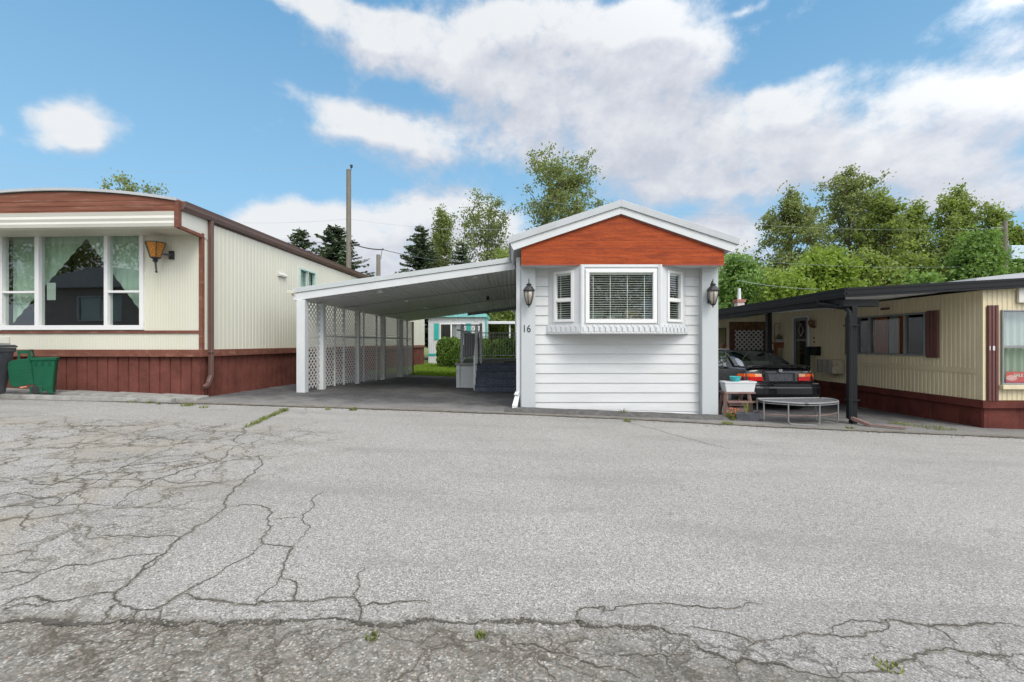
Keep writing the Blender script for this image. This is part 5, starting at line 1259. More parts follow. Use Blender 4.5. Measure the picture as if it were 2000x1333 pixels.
    for s in (1,-1): mb.hexa([(s*.80,.04,.32),(s*.86,.5,.32),(s*.80,.5,.32),(s*.76,.06,.32),(s*.80,.04,.64),(s*.86,.5,.62),(s*.80,.5,.62),(s*.76,.06,.64)])
    mb.build('bumper',paintm,T,smooth=False,bevel=.006)
    mb=MB(MC); mb.bar((-.80,-.00,.645),(.80,-.00,.645),.012,.010); mb.build('bumper_strip',m['galv'],T)
    mb=MB(MC)
    sp_=[(-.72,.20,1.0),(-.60,.20,1.035),(-.4,.19,1.05),(0,.185,1.055),(.4,.19,1.05),(.60,.20,1.035),(.72,.20,1.0)]
    for a,b in zip(sp_,sp_[1:]): mb.bar(a,b,.17,.022)
    for s in (1,-1): mb.box(s*.55,s*.62,.15,.26,.98,1.035)
    mb.build('spoiler',paintm,T,bevel=.008)
    mb=MB(MC); mb.tube([(.45,.0,.27),(.45,.35,.28)],.03,10); mb.build('exhaust',m['galv'],T)
    mb=MB(MC); mb.box(-.6,.6,.95,1.45,.90,.95); mb.box(-.55,.55,1.5,1.62,.6,1.08); 
    for s in (1,-1): mb.box(s*.18,s*.52,2.0,2.12,.6,1.12); mb.box(s*.27,s*.43,2.02,2.10,1.1,1.24)
    mb.build('seats',m['seat'],T,bevel=.04)
    for s in (1,-1):
        mb=MB(MC); mb.box(s*.82,s*.95,2.85,2.95,.95,1.07); mb.build('mirror',paintm,T,bevel=.02)
    mb=MB(MC); mb.box(.70,.705,1.6,1.61,.6,.9); 
    return T
cx=6.02; cy=10.12
make_car((cx,cy,gz(cx,cy+1)),'black coupe with rear spoiler parked nose-in under the awning',m['car_black'])
make_car((.30,25.6,gz(.3,25.6)+.0),'white car parked beyond the hedge and deck railing',m['car_white'],simple=True)
# ------------------------------------------------------------------ wheelie bins
def superr(w,d,r,n=4):
    pts=[]
    for (sx_,sy_,a0) in ((1,1,0),(-1,1,90),(-1,-1,180),(1,-1,270)):
        for k in range(n+1):
            a=R(a0+90*k/n); pts.append((sx_*(w-r)+r*math.cos(a), sy_*(d-r)+r*math.sin(a)))
    return pts
def loft(mb, secs):
    rs=[[mb.vert((x+ox,y+oy,z)) for x,y in superr(w,d,r)] for (w,d,r,z,ox,oy) in secs]
    n=len(rs[0])
    for a,b in zip(rs,rs[1:]):
        for k in range(n): mb.f.append([a[k],a[(k+1)%n],b[(k+1)%n],b[k]])
    mb.f.append(rs[0][::-1]); mb.f.append(rs[-1]); return mb
gb=Vector((px2x(88,8.28),8.28,gz(-8.6,8.3)+.06))
GB=thing('wheelie_bin','small green wheelie bin with its lid hanging open, against brown skirting','bin',gb)
MG=Matrix.Translation(gb)@Matrix.Rotation(R(36),4,'Z')@Matrix.Diagonal((.60,.56,.93,1))
mb=MB(MG); loft(mb,[(.20,.20,.05,.05,0,0),(.21,.21,.05,.12,0,0),(.265,.25,.05,.62,0,0),(.27,.255,.05,.64,0,0),(.29,.275,.05,.645,0,0),(.295,.28,.05,.70,0,0),(.27,.255,.04,.70,0,0),(.19,.19,.04,.16,0,0)]); 
for s in (-.16,-.02,.13): mb.box(s-.012,s+.012,-.285,-.24,.55,.64)
mb.box(-.29,-.02,-.232,-.20,.02,.16); mb.box(.08,.2,-.20,.2,.0,.06)
mb.build('body',m['green_plastic'],GB,bevel=.006)
mb=MB(MG); mb.tube([(-.26,-.2,.70),(-.30,-.2,.84),(-.30,.2,.84),(-.26,.2,.70)],.022,8); mb.box(-.56,-.30,-.14,-.11,.78,.84); mb.box(-.55,-.50,-.14,-.11,.66,.80); mb.box(-.34,-.28,-.16,-.09,.62,.84)
mb.build('handle',m['green_plastic'],GB,bevel=.006)
mb=MB(MG@Matrix.Translation((-.46,-.16,.42))@Matrix.Rotation(R(90),4,'X')@Matrix.Rotation(R(6),4,'Z'))
loft(mb,[(.27,.25,.10,.02,0,0),(.275,.255,.10,.0,0,0),(.25,.23,.09,-.01,0,0),(.235,.215,.08,-.01,0,0),(.225,.205,.08,.015,0,0)])
for k in (-.06,.0,.06): mb.box(-.2,.2,k-.006,k+.006,.014,.024)
mb.build('lid',m['green_plastic'],GB,bevel=.004)
mb=MB(MG)
for y in (-.22,.18):
    mb=MB(MG@Matrix.Translation((-.17,y,.08))@Matrix.Rotation(R(90),4,'X')); mb.lathe((0,0,-.03),[(.02,0),(.085,0),(.09,.02),(.085,.05),(.02,.05)],16)
    mb.build('wheel',m['rubber'],GB)
mb=MB(MG); mb.hexa([(-.50,-.19,.13),(-.36,-.19,.14),(-.34,-.14,.14),(-.50,-.14,.13),(-.50,-.19,.15),(-.38,-.19,.16),(-.36,-.14,.16),(-.50,-.14,.15)]); mb.build('sticker',m['terracotta'],GB)
kb=Vector((px2x(-42,7.75),7.72,gz(-8.9,7.8)))
KB=thing('wheelie_bin','large dark grey wheelie bin cut by the left edge of the view','bin',kb)
MK=Matrix.Translation(kb)@Matrix.Rotation(R(14),4,'Z')
mb=MB(MK); loft(mb,[(.24,.26,.06,.0,0,0),(.25,.27,.06,.12,0,0),(.32,.34,.06,.80,0,0),(.335,.355,.05,.81,0,0),(.34,.36,.05,.88,0,0),(.30,.32,.04,.88,0,0),(.23,.25,.04,.2,0,0)]); mb.build('body',m['black_plastic'],KB,bevel=.006)
mb=MB(MK); loft(mb,[(.35,.37,.06,.885,0,0),(.355,.375,.06,.90,0,0),(.33,.35,.06,.93,0,0)]); mb.build('lid',m['bin_lid'],KB,bevel=.004)
mb=MB(MK); mb.bar((-.32,-.335,.52),(.33,-.335,.64),.012,.05); mb.build('bin_band',m['rubber'],KB)
# ------------------------------------------------------------------ planter stand and pots
gx=lambda px,Y:px2x(px,Y)
ps_=Vector((gx(1439,9.0),9.0,gz(4.4,9)))
PS=thing('plant_stand','weathered reddish wooden two-tier plant stand beside the white column','plant stand',ps_)
MP=Matrix.Translation(ps_)
mb=MB(MP); mb.box(-.30,.30,-.14,.16,.475,.51); mb.build('top_board',m['wood_red'],PS,bevel=.004)
mb=MB(MP); mb.hexa([(-.26,-.20,.30),(.30,-.20,.30),(.20,.10,.30),(-.26,.10,.30),(-.26,-.20,.33),(.30,-.20,.33),(.20,.10,.33),(-.26,.10,.33)]); mb.box(-.22,.24,-.15,-.12,.24,.298); mb.build('shelf',m['wood_red'],PS,bevel=.004)
mb=MB(MP); mb.box(-.26,.24,-.12,-.09,.08,.20); mb.build('cross_board',m['wood_red'],PS,bevel=.004)
for (a,b) in (((-.28,-.12,0),(-.26,-.10,.475)),((.24,-.12,0),(.20,-.08,.475)),((-.28,.14,0),(-.24,.10,.475)),((.10,.14,0),(.14,.10,.475))):
    mb=MB(MP); mb.bar(a,b,.075,.05); mb.build('leg',m['wood_red'],PS,bevel=.004)
def trough(name,label,loc,w,d,h,mat,taper=.8,rot=0):
    T=thing(name,label,'planter',loc); MT=Matrix.Translation(Vector(loc))@Matrix.Rotation(rot,4,'Z')
    mb=MB(MT); loft(mb,[(w*taper,d*taper,.02,0,0,0),(w*.95,d*.93,.02,h*.85,0,0),(w,d,.02,h*.86,0,0),(w,d,.02,h,0,0),(w*.9,d*.86,.02,h,0,0),(w*.78*taper/.8,d*.75,.02,h*.5,0,0)])
    nr=int(w/.02)
    for k in range(nr): x=-w*.82+1.64*w*k/nr; mb.hexa([(x*.88,-d*(taper+.01),.01),(x*.88+.006,-d*(taper+.01),.01),(x*.88+.006,-d*.8,.01),(x*.88,-d*.8,.01),(x,-d*.945,h*.82),(x+.006,-d*.945,h*.82),(x+.006,-d*.9,h*.82),(x,-d*.9,h*.82)])
    mb.build('trough',mat,T,bevel=.002)
    mb=MB(MT); mb.box(-w*.8,w*.8,-d*.75,d*.75,h*.7,h*.8); mb.build('soil',m['dirt'],T)
    return T
trough('planter_box','white ribbed planter box on top of the wooden plant stand',ps_+Vector((.01,-.02,.511)),.32,.12,.20,m['white'],taper=.86)
aq=ps_+Vector((-.03,.30,.0)); 
AQ=thing('flower_pot','aqua plastic pot behind the white planter box on the stand','pot',ps_+Vector((-.03,.08,.762)))
ps2=ps_+Vector((-.03,-.0,.70)); mb=MB(); mb.lathe(ps2,[(.075,0),(.10,.09),(.105,.09),(.108,.105),(.095,.105),(.07,.01)],16); mb.build('pot',m['aqua'],AQ)
dp=Vector((gx(1457,8.62),8.62,gz(4.5,8.6)))
trough('planter_box','long dark grey planter box on the ground below the plant stand',dp,.24,.10,.15,m['black_plastic'],rot=-.1)
p=Vector((gx(1424,8.7),8.62,0)); tuft(p.x,p.y,160,.17,.10,m['weed'],'flowering_plant','low leafy plant with orange flowers at the foot of the right white column','plant')
fl=thing('poppy_flowers','loose orange flower heads over the low plant beside the dark planter','flowers',(p.x,p.y,gz(p.x,p.y)))
mb=MB()
for k in range(11):
    a=rnd.random()*6.3; r_=rnd.uniform(.03,.15); c=(p.x+r_*math.cos(a)+.03,p.y-.02+r_*.5*math.sin(a),gz(p.x,p.y)+rnd.uniform(.05,.24)); mb.lathe(c,[(.004,0),(.014,.006),(.016,.016),(.006,.02)],6)
mb.build('flower_heads',m['flower'],fl)
mb=MB()
for k in range(9):
    a=rnd.random()*6.3; mb.tube([(p.x+.05*math.cos(a),p.y,gz(p.x,p.y)),(p.x+.09*math.cos(a)+.03,p.y,gz(p.x,p.y)+rnd.uniform(.1,.2))],.003,4)
mb.build('stems',m['weed'],fl)
tuft(dp.x+.02,dp.y,14,.30,.05,m['weed'],'seedling','thin green shoots rising from the dark grey planter box','plant',sy=.4,off=.10)
# ------------------------------------------------------------------ curved metal bench (half ring with mesh top)
bx_=8.55
BN=thing('metal_bench','low half-round grey metal table frame with mesh top, in front of the black car','bench',(gx(1557,bx_),bx_,gz(5.4,bx_)))
zt_=px2z(781,bx_)-.02
C0=Vector((gx(1560,bx_),8.60,zt_)); 
def ell(t,rx,ry): return Vector((C0.x+rx*math.cos(t),C0.y-.30+ry*math.sin(t),zt_+.03*math.cos(t)*-1))
out=[Vector((gx(1479,8.75),8.75,px2z(775,8.75)))]
pts=[(1479,776,8.75),(1492,783,8.5),(1530,787,8.32),(1570,791,8.22),(1610,791,8.30),(1637,789,8.55),(1625,781,8.85),(1600,779,9.0)]
P3=[P(a,b,c) for a,b,c in pts]
for q_ in P3: q_.z=zt_+(q_.z-zt_)*.3
rim=[]
for i in range(len(P3)-1):
    for k in range(4):
        t=k/4; a=P3[max(i-1,0)];b=P3[i];c=P3[i+1];d=P3[min(i+2,len(P3)-1)]
        rim.append(.5*((2*b)+(c-a)*t+(2*a-5*b+4*c-d)*t*t+(3*b-a-3*c+d)*t**3))
rim.append(P3[-1])
mb=MB(); mb.tube(rim+[rim[0]],.016,8); mb.tube([p_-Vector((0,0,.035)) for p_ in rim],.008,6); mb.build('rim',m['galv'],BN)
mb=MB(); 
ii=[mb.vert(p_-Vector((0,0,.004))) for p_ in rim]; mb.f.append(ii); 
mb.build('mesh_top',M_('worn_mesh_top',(.07,.07,.072),.8,.3,14,dirt=(.17,.165,.155),dirt_amt=.7,dirt_scale=9,bmp=.4),BN)
def leg(a,b,hb):
    gza=gz(a.x,a.y)+.012; gzb=gz(b.x,b.y)+.012
    mb=MB(); r_=.05; d=(b-a); d.z=0; d.normalize()
    mb.tube([a,Vector((a.x,a.y,gza+r_)),Vector((a.x,a.y,gza))+d*r_*.4+Vector((0,0,r_*.3)),Vector((a.x,a.y,gza))+d*r_,Vector((b.x,b.y,gzb))-d*r_,Vector((b.x,b.y,gzb))-d*r_*.4+Vector((0,0,r_*.3)),Vector((b.x,b.y,gzb+r_)),b],.013,8)
    mb.build('leg',m['galv'],BN)
leg(P3[0].copy(),P3[1].copy(),0); leg(rim[9].copy()+Vector((0,.0,0)),rim[15].copy(),0); leg(rim[21].copy(),(P3[6]*.6+P3[7]*.4)+Vector((-.25,-.05,0)),0)
mb=MB(); br=[Vector((p_.x+.0,p_.y+.02,zt_-.24)) for p_ in rim[1:17]]; mb.tube(br,.011,6); mb.tube([Vector((P3[0].x,P3[0].y,zt_-.22)),Vector((P3[1].x,P3[1].y,zt_-.24))],.011,6)
mb.tube([br[-1],Vector((rim[21].x,rim[21].y,zt_-.24))],.009,6); mb.build('stretcher',m['wood_red'],BN)
# ------------------------------------------------------------------ patio clutter beside home 18
PT=thing('privacy_screen','mottled brown board screen with white diamond lattice behind the black car','screen',(8.0,15.5,gz(8,15.5)))
Yp=15.5; X=lambda p_:px2x(p_,Yp); Z=lambda p_:px2z(p_,Yp)
mb=MB(); mb.box(X(1425),X(1508),Yp,Yp+.05,gz(8,15),Z(629)); 
mb.build('board',m['dark_brown'],PT)
mb=MB(); mb.box(X(1426),X(1452),Yp-.02,Yp-.002,Z(644),Z(631)); mb.box(X(1453.5),X(1495),Yp-.02,Yp-.002,Z(644),Z(630)); mb.build('upper_panel',m['osb'],PT)
mb=MB(); x0,x1,z0,z1=X(1434.5),X(1489),Z(688),Z(645.5); Hh=z1-z0; Lp=x1-x0; pitch=Lp/6
for sgn in (1,-1):
    s=-Hh
    while s<Lp:
        t0=max(0,-s); t1=min(Hh,Lp-s)
        if t1-t0>.02:
            s0,s1=s+t0,s+t1
            if sgn<0: s0,s1=Lp-s0,Lp-s1
            mb.bar((x0+s0,Yp-.04-.008*sgn,z0+t0),(x0+s1,Yp-.04-.008*sgn,z0+t1),.008,.042,up=(-sgn,0,1))
        s+=pitch
mb.build('lattice',m['lattice'],PT)
GR=thing('patio_cabinet','dark green low cabinet and rail behind the black car roof','cabinet',(7.3,15.2,gz(7.3,15.2)))
mb=MB(); mb.box(px2x(1402,15.2),px2x(1512,15.2),15.2,15.4,gz(7.3,15),px2z(684,15.2)); mb.build('panel',M_('dark_green_board',(.012,.05,.035),.7,.2,6),GR)
mb=MB(); mb.box(px2x(1402,15.2),px2x(1424,15.2),15.15,15.45,px2z(684,15.2),px2z(681,15.2)); mb.build('ledge',m['white'],GR)
BH=thing('birdhouse','small gabled wooden birdhouse on the ledge of the green cabinet','birdhouse',(px2x(1413,15.25),15.25,px2z(681,15.25)))
xb=px2x(1413,15.25); zb_b=px2z(681,15.25)
mb=MB(); mb.prism([(xb-.07,zb_b),(xb+.07,zb_b),(xb+.07,zb_b+.10),(xb,zb_b+.18),(xb-.07,zb_b+.10)],15.2,15.32); mb.build('box',m['wood_orange'],BH)
mb=MB(); mb.bar((xb-.10,15.25,zb_b+.08),(xb,15.25,zb_b+.20),.16,.012); mb.bar((xb+.10,15.25,zb_b+.08),(xb,15.25,zb_b+.20),.16,.012); mb.build('roof',m['wood_red'],BH)
TB=thing('patio_table','orange-brown wooden side table against the tan wall by the door','table',(8.75,15.4,gz(8.8,15.4)))
Yt=15.3; X=lambda p_:px2x(p_,Yt); Z=lambda p_:px2z(p_,Yt)
mb=MB(); mb.box(X(1508),X(1541),Yt-.2,Yt+.2,Z(672),Z(669)); mb.build('table_top',m['wood_orange'],TB)
for px_ in (1510,1537):
    mb=MB(); mb.box(X(px_)-.04,X(px_)+.05,Yt-.18,Yt-.1,gz(8.8,15.3),Z(672)); mb.build('leg',m['wood_orange'],TB)
mb=MB(); mb.box(X(1510),X(1538),Yt-.17,Yt-.14,Z(680),Z(672)); mb.build('apron',m['wood_orange'],TB)
AR=thing('wire_ornament','arched wire ornament on the orange wooden table','ornament',(X(1519),Yt,Z(669)))
mb=MB(); xa=X(1520); za=Z(669); hh=Z(631)-za
mb.tube([(xa-.13,Yt,za)]+[(xa-.13*math.cos(k*math.pi/8),Yt,za+hh-.13+.13*math.sin(k*math.pi/8)) for k in range(9)]+[(xa+.13,Yt,za)],.010,5)
for k in range(7): 
    z=za+.08+.075*k; mb.tube([(xa-.11,Yt,z),(xa-.04,Yt,z+.07),(xa+.03,Yt,z-.01),(xa+.11,Yt,z+.05)],.006,4)
mb.build('arch',m['lamp_black'],AR)
o=tuft(X(1521),Yt-.05,90,.34,.14,m['leaf_dark'],'pot_plant','small leafy pot plant on the orange wooden table','plant',sy=.5,off=Z(669)-gz(X(1521),Yt-.05))
PF=thing('picture_frame','pale framed picture leaning on the wall over the orange table','picture',(X(1535),Yt,Z(669)))
mb=MB(); mb.box(X(1532),X(1540),Yt+.05,Yt+.07,Z(669),Z(654)); mb.build('frame',m['galv'],PF)
mb=MB(); mb.box(X(1533),X(1539),Yt+.045,Yt+.049,Z(667.5),Z(655.5)); mb.build('picture',M_('pale_print',(.5,.45,.42),.7,.2,12),PF)
FG=thing('white_figurines','white figurines clustered on the orange wooden table','ornament',(X(1518),Yt-.1,Z(669)))
mb=MB()
for k in range(5): mb.lathe((X(1514+2.2*k),Yt-.12,Z(669)),[(.03,0),(.045,.03),(.02,.06),(.028,.085),(.005,.11)],8)
mb.build('figures',m['white'],FG)
WB=thing('leaning_board','dark green board standing beside the screen door','board',(px2x(1579,13.7),13.7,gz(8.6,13.7)))
mb=MB(); mb.hexa([(px2x(1574,13.6),13.6,gz(8.8,13.6)),(px2x(1583,13.6),13.6,gz(8.8,13.6)),(px2x(1583,13.6),13.65,gz(8.8,13.6)),(px2x(1574,13.6),13.65,gz(8.8,13.6)),(px2x(1574,13.6),13.6,px2z(678,13.6)),(px2x(1583,13.6),13.6,px2z(678,13.6)),(px2x(1583,13.6),13.65,px2z(678,13.6)),(px2x(1574,13.6),13.65,px2z(678,13.6))]); mb.build('board',M_('dark_green_board2',(.012,.035,.028),.6,.2,6),WB)
HW2=thing('heap_of_boards','dark leaning boards and tools heaped under the orange table','boards',(8.5,15,gz(8.5,15)))
mb=MB()
for k in range(6): mb.bar((px2x(1505,14.9)+.12*k,14.9,gz(8.4,15)+.9-.09*k),(px2x(1530,14.9)+.12*k,14.7,gz(8.4,15)),.05,.08)
mb.build('boards',m['rubber'],HW2)
# ------------------------------------------------------------------ poles and cables
def pole(name,label,px_,pytop,Y,r,extras=True):
    x=px2x(px_,Y); z=px2z(pytop,Y); g=gz(x,Y); T=thing(name,label,'utility pole',(x,Y,g))
    mb=MB(); mb.tube([(x,Y,g-.3),(x,Y,(g+z)/2),(x,Y,z)],[r*1.25,r*1.1,r],10); mb.build('pole',m['wood_pole'],T); return T,x,z
T1,x1,z1=pole('utility_pole','tall bare wooden utility pole behind the cream mobile home',681,332,30,.15)
mb=MB(); mb.bar((x1+.10,30,z1-.25),(x1+.17,30,z1+.15),.04,.04); mb.lathe((x1+.18,30,z1+.12),[(.03,0),(.09,.04),(.06,.10),(.10,.14),(.08,.2),(.02,.22)],10); mb.build('insulator',m['lamp_black'],T1)
T2,x2,z2=pole('utility_pole','short stub of wooden pole rising behind the carport roof',739,498,25,.11)
T3,x3,z3=pole('utility_pole','grey utility pole with transformer above the tan home roof at right',1963,432,34,.15)
xt=px2x(1980,34); mb=MB(); mb.box(xt-.48,xt+.48,33.7,34.5,px2z(508,34),px2z(481,34)); mb.build('transformer',m['transformer'],T3,bevel=.04)
mb=MB(); mb.bar((x3,34,px2z(490,34)),(xt,34,px2z(490,34)),.08,.08); mb.lathe((px2x(1969,34),34,px2z(481,34)),[(.05,0),(.06,.35),(.02,.4)],8); mb.bar((px2x(1935,34),34,px2z(446,34)),(x3,34,px2z(444,34)),.06,.08); mb.build('bracket',m['galv'],T3)
def cable(label,a,b,sag,r,mat,n=24,name='overhead_cable'):
    pts=[]
    for k in range(n+1):
        t=k/n; p_=a.lerp(b,t); p_.z-=sag*4*t*(1-t); pts.append(p_)
    mb=MB(); mb.tube(pts,r,5); o=mb.build(name,mat); tag(o,label,'cable','overhead cables'); return o
wg=m['wire_grey']; wk=m['wire']
cable('highest thin cable, from the tall pole top off to the right behind the white gable',Vector((x1+.18,30,z1+.3)),P(1480,420,34),.9,.006,wg)
cable('highest thin cable, from the tall pole top off to the left edge',Vector((x1+.18,30,z1+.3)),P(-60,318,32),.5,.005,wg)
cable('thin cable at mid height of the tall pole, running right',P(681,428,30),P(1010,447,34),.3,.007,wg)
cable('thin cable at mid height of the tall pole, running left behind the cream home',P(681,428,30),P(400,432,32),.2,.007,wg)
cable('lower cable left of the tall pole, above the cream home roof',P(681,472,30),P(380,468,32),.15,.012,wk)
cable('thick dark service cable from the tall pole to above the stub pole',P(683,474,30),P(748,488,26),.12,.035,wk)
cable('service cable running from above the stub pole to the trees',P(748,488,26),P(1000,512,30),.35,.018,wk)
cable('short drop wire hooking down onto the stub pole',P(749,488,26),P(744,506,25),-.25,.018,wk)
cable('pale cable crossing the trees right of the white gable, upper',P(1400,434,31),P(1963,446,34),.3,.005,wg)
cable('pale cable crossing the trees above the black awning',P(1440,508,28),P(1963,518,33.9),.3,.005,wg)
cable('pale cable low over the black awning, toward the chimney',P(1440,548,22),P(1600,565,26),.1,.007,wg)
# ------------------------------------------------------------------ trees
def leaf_quads(rng, cen, n, sig, size, flat=.0):
    """n leaf cards around each centre; returns (len*n*4,3)"""
    cen=np.repeat(cen,n,axis=0); K=len(cen)
    s=np.repeat(sig,n)[:,None] if np.ndim(sig) else sig
    p=cen+rng.normal(size=(K,3))*s*np.array([1,1,.75])
    nrm=rng.normal(size=(K,3)); nrm[:,2]=np.abs(nrm[:,2])+flat; nrm/=np.linalg.norm(nrm,axis=1)[:,None]
    a=np.cross(nrm,rng.normal(size=(K,3))); a/=np.linalg.norm(a,axis=1)[:,None]+1e-9; b=np.cross(nrm,a)
    w=(size*rng.uniform(.6,1.25,K))[:,None]
    a=a*w; b=b*w*.62
    return np.stack([p-a,p-b*1.0,p+a,p+b],1).reshape(-1,3)
def broad_tree(label, px_, pytop, Y, rpx, mat, seed, base=.25, nl=26, leaves=34, leaf=.11, bark='bark', shape='oval', sig=.42, twigs=6, group='trees', lean=0, name='broadleaf_tree', pyz=None):
    rng=np.random.default_rng(seed); rr=random.Random(seed)
    x=px2x(px_,Y); g=gz(x,Y); ztop=px2z(pytop,Y); h=ztop-g; Rr=rpx*Y/F
    T=thing(name,label,'tree',(x,Y,g),group)
    mb=MB(); n=9; tr_=[]
    for k in range(n):
        t=k/(n-1); tr_.append(Vector((x+lean*t*t+.25*math.sin(t*5+seed)*t, Y+.2*math.sin(t*4+seed*2)*t, g+h*.95*t)))
    r0=.012*h+.04; mb.tube(tr_,[r0*(1-.88*k/(n-1)) for k in range(n)],7)
    def trunk(t):
        f_=t*(n-1); i=min(int(f_),n-2); return tr_[i].lerp(tr_[i+1],f_-i)
    cen=[]; sg=[]
    for i in range(nl):
        t=base+(1-base)*((i+.5)/nl)**.9; 
        tt=(t-base)/(1-base)
        if shape=='oval': env=math.sin(math.pi*(.12+.83*tt))**.8
        elif shape=='poplar': env=(.30+.85*math.sin(math.pi*(.08+.70*tt)))*(1-tt**3.5)+.06
        elif shape=='cone': env=(1-tt)**.8*.95+.10
        elif shape=='vase': env=(.45+.65*math.sin(math.pi*(.10+.75*tt)))
        elif shape=='dome': env=math.sqrt(max(0,1-(tt*.96)**2))
        else: env=1
        a=i*2.399+rr.uniform(-.5,.5); el=R(rr.uniform(8,38))+tt*.5
        ln=Rr*env*rr.uniform(.62,1.12)
        s0=trunk(max(.05,t-.13*(1 if shape!='cone' else .2)-.05*ln/h)); 
        d=Vector((math.cos(a)*math.cos(el),math.sin(a)*math.cos(el),math.sin(el)))
        e=Vector((trunk(t).x+math.cos(a)*ln, trunk(t).y+math.sin(a)*ln, g+h*t+ (math.sin(el)*ln*.35 if tt<.85 else 0)))
        if e.z>ztop: e.z=ztop-rr.random()*.3
        mid=s0.lerp(e,.5)+Vector((rr.gauss(0,.08),rr.gauss(0,.08),-.08*ln))*1.0
        mb.tube([s0,mid,e],[r0*.30*(1-.6*t),r0*.2*(1-.6*t),.015],5)
        for k in range(twigs):
            f_=rr.uniform(.30,1.0); b0=s0.lerp(e,f_) ; sp_=ln*.34*(1.15-f_*.5)+.25
            c=b0+Vector((rr.gauss(0,sp_*.6),rr.gauss(0,sp_*.6),rr.gauss(.12,sp_*.45)))
            if c.z>ztop: c.z=ztop-rr.random()*.4
            mb.tube([b0,c],[.022,.008],4,cap=False)
            cen.append(c[:]); sg.append(sig*rr.uniform(.55,1.25))
            cen.append((b0.lerp(c,.55)+Vector((rr.gauss(0,.15),rr.gauss(0,.15),rr.gauss(0,.12))))[:]); sg.append(sig*rr.uniform(.5,.9))
    for k in range(7):
        c=trunk(1-.05*k)+Vector((rr.gauss(0,.12*k),rr.gauss(0,.12*k),rr.uniform(-.1,.3))); cen.append(c[:]); sg.append(sig*.6)
    mb.build('trunk',m[bark],T)
    V=leaf_quads(rng,np.array(cen),leaves,np.array(sg),leaf)
    soup('crown',V,None,m[mat],T); return T
def fir(label, px_, pytop, Y, rpx, seed, mat='needles', group='conifers beyond the homes', dens=1.0, broadtop=False):
    rr=random.Random(seed); rng=np.random.default_rng(seed)
    x=px2x(px_,Y); g=gz(x,Y); ztop=px2z(pytop,Y); h=ztop-g; Rr=rpx*Y/F
    T=thing('fir_tree',label,'tree',(x,Y,g),group)
    mb=MB(); mb.tube([(x,Y,g-.2),(x,Y,g+h*.5),(x,Y,ztop)],[.014*h+.05,.008*h+.03,.01],7); 
    V=[]
    z=g+h*.12; 
    while z<ztop-.1:
        tt=(z-g-h*.12)/(h*.88); ln0=Rr*((1-tt)**.62)+.12; nb=int(7*dens+3*(1-tt))
        for k in range(nb):
            a=rr.random()*6.283; ln=ln0*rr.uniform(.6,1.15); dr=-.10-.22*(1-tt); d=Vector((math.cos(a),math.sin(a),0)); s_=Vector((-d.y,d.x,0))
            ns=max(4,int(ln/.16)); pts=[]
            for j in range(ns+1):
                f_=j/ns; pts.append(Vector((x,Y,z))+d*ln*f_+Vector((0,0,ln*(dr*f_+.38*f_*f_*.7)+rr.gauss(0,.02))))
            mb.tube([pts[0],pts[ns//2],pts[-1]],[.03,.02,.006],4,cap=False)
            for j in range(1,ns+1):
                f_=j/ns; w=.42*ln*(1-f_*.72)*.55+.08
                for sd_ in (1,-1):
                    for rep in range(2):
                        e=pts[j]+s_*sd_*w*rr.uniform(.5,1.1)+d*w*rr.uniform(.2,.7)+Vector((0,0,rr.uniform(-.16,.04)))
                        b=pts[j-1].lerp(pts[j],rr.random()); ax=(e-b); nn=ax.cross(Vector((rr.gauss(0,.5),rr.gauss(0,.5),1))).normalized()*.09
                        V+=[b[:],(b+ax*.45+nn)[:],e[:],(b+ax*.45-nn)[:]]
        z+=rr.uniform(.16,.30)*(.7+.03*h)
    for k in range(14):
        b=Vector((x,Y,ztop-.05*k)); a=rr.random()*6.3; e=b+Vector((math.cos(a)*.05*k*.6,math.sin(a)*.05*k*.6,.12)); nn=Vector((.03,0,0)); V+=[b[:],(b.lerp(e,.5)+nn)[:],e[:],(b.lerp(e,.5)-nn)[:]]
    mb.build('trunk',m['bark'],T); soup('crown',V,None,m[mat],T); return T
G1='broadleaf trees along the skyline'; G2='trees massed behind the tan home at right'
broad_tree('crown of a far tree just showing over the cream home roof',262,351,46,88,'leaf_olive',3,base=.5,nl=26,leaves=26,leaf=.13,shape='dome',group=G1)
fir('left one of two dark firs behind the cream home roof',585,446,38,80,11,dens=1.6)
fir('right one of two dark firs behind the cream home, beside the tall pole',655,440,36,108,12,dens=1.7)
fir('tall narrow fir at the left end of the trees over the carport',822,440,38,72,13,dens=1.6)
broad_tree('slender upright tree between the fir and the wide tree over the carport',862,412,42,42,'leaf_olive',21,base=.15,nl=36,leaves=38,leaf=.11,shape='cone',sig=.34,group=G1)
fir('small dark fir squeezed between two leafy trees over the carport',902,472,37,50,14,dens=1.5)
broad_tree('wide open-crowned tree over the carport, left of the white gable',950,390,40,56,'leaf_olive',22,base=.28,nl=34,leaves=26,leaf=.11,shape='vase',sig=.36,twigs=6,group=G1)
broad_tree('tall airy poplar rising behind the white gable',1090,298,36,72,'leaf_olive',23,base=.35,nl=44,leaves=32,leaf=.105,shape='vase',sig=.34,twigs=7,group=G1)
broad_tree('low green bush tree tucked against the left end of the white gable',990,488,33,34,'leaf_mid',24,base=.2,nl=22,leaves=26,shape='dome',group=G1)
broad_tree('sprig of a tree just above the right slope of poplar, left of the gable peak',1182,392,38,26,'leaf_olive',25,base=.4,nl=18,leaves=20,shape='dome',group=G1)
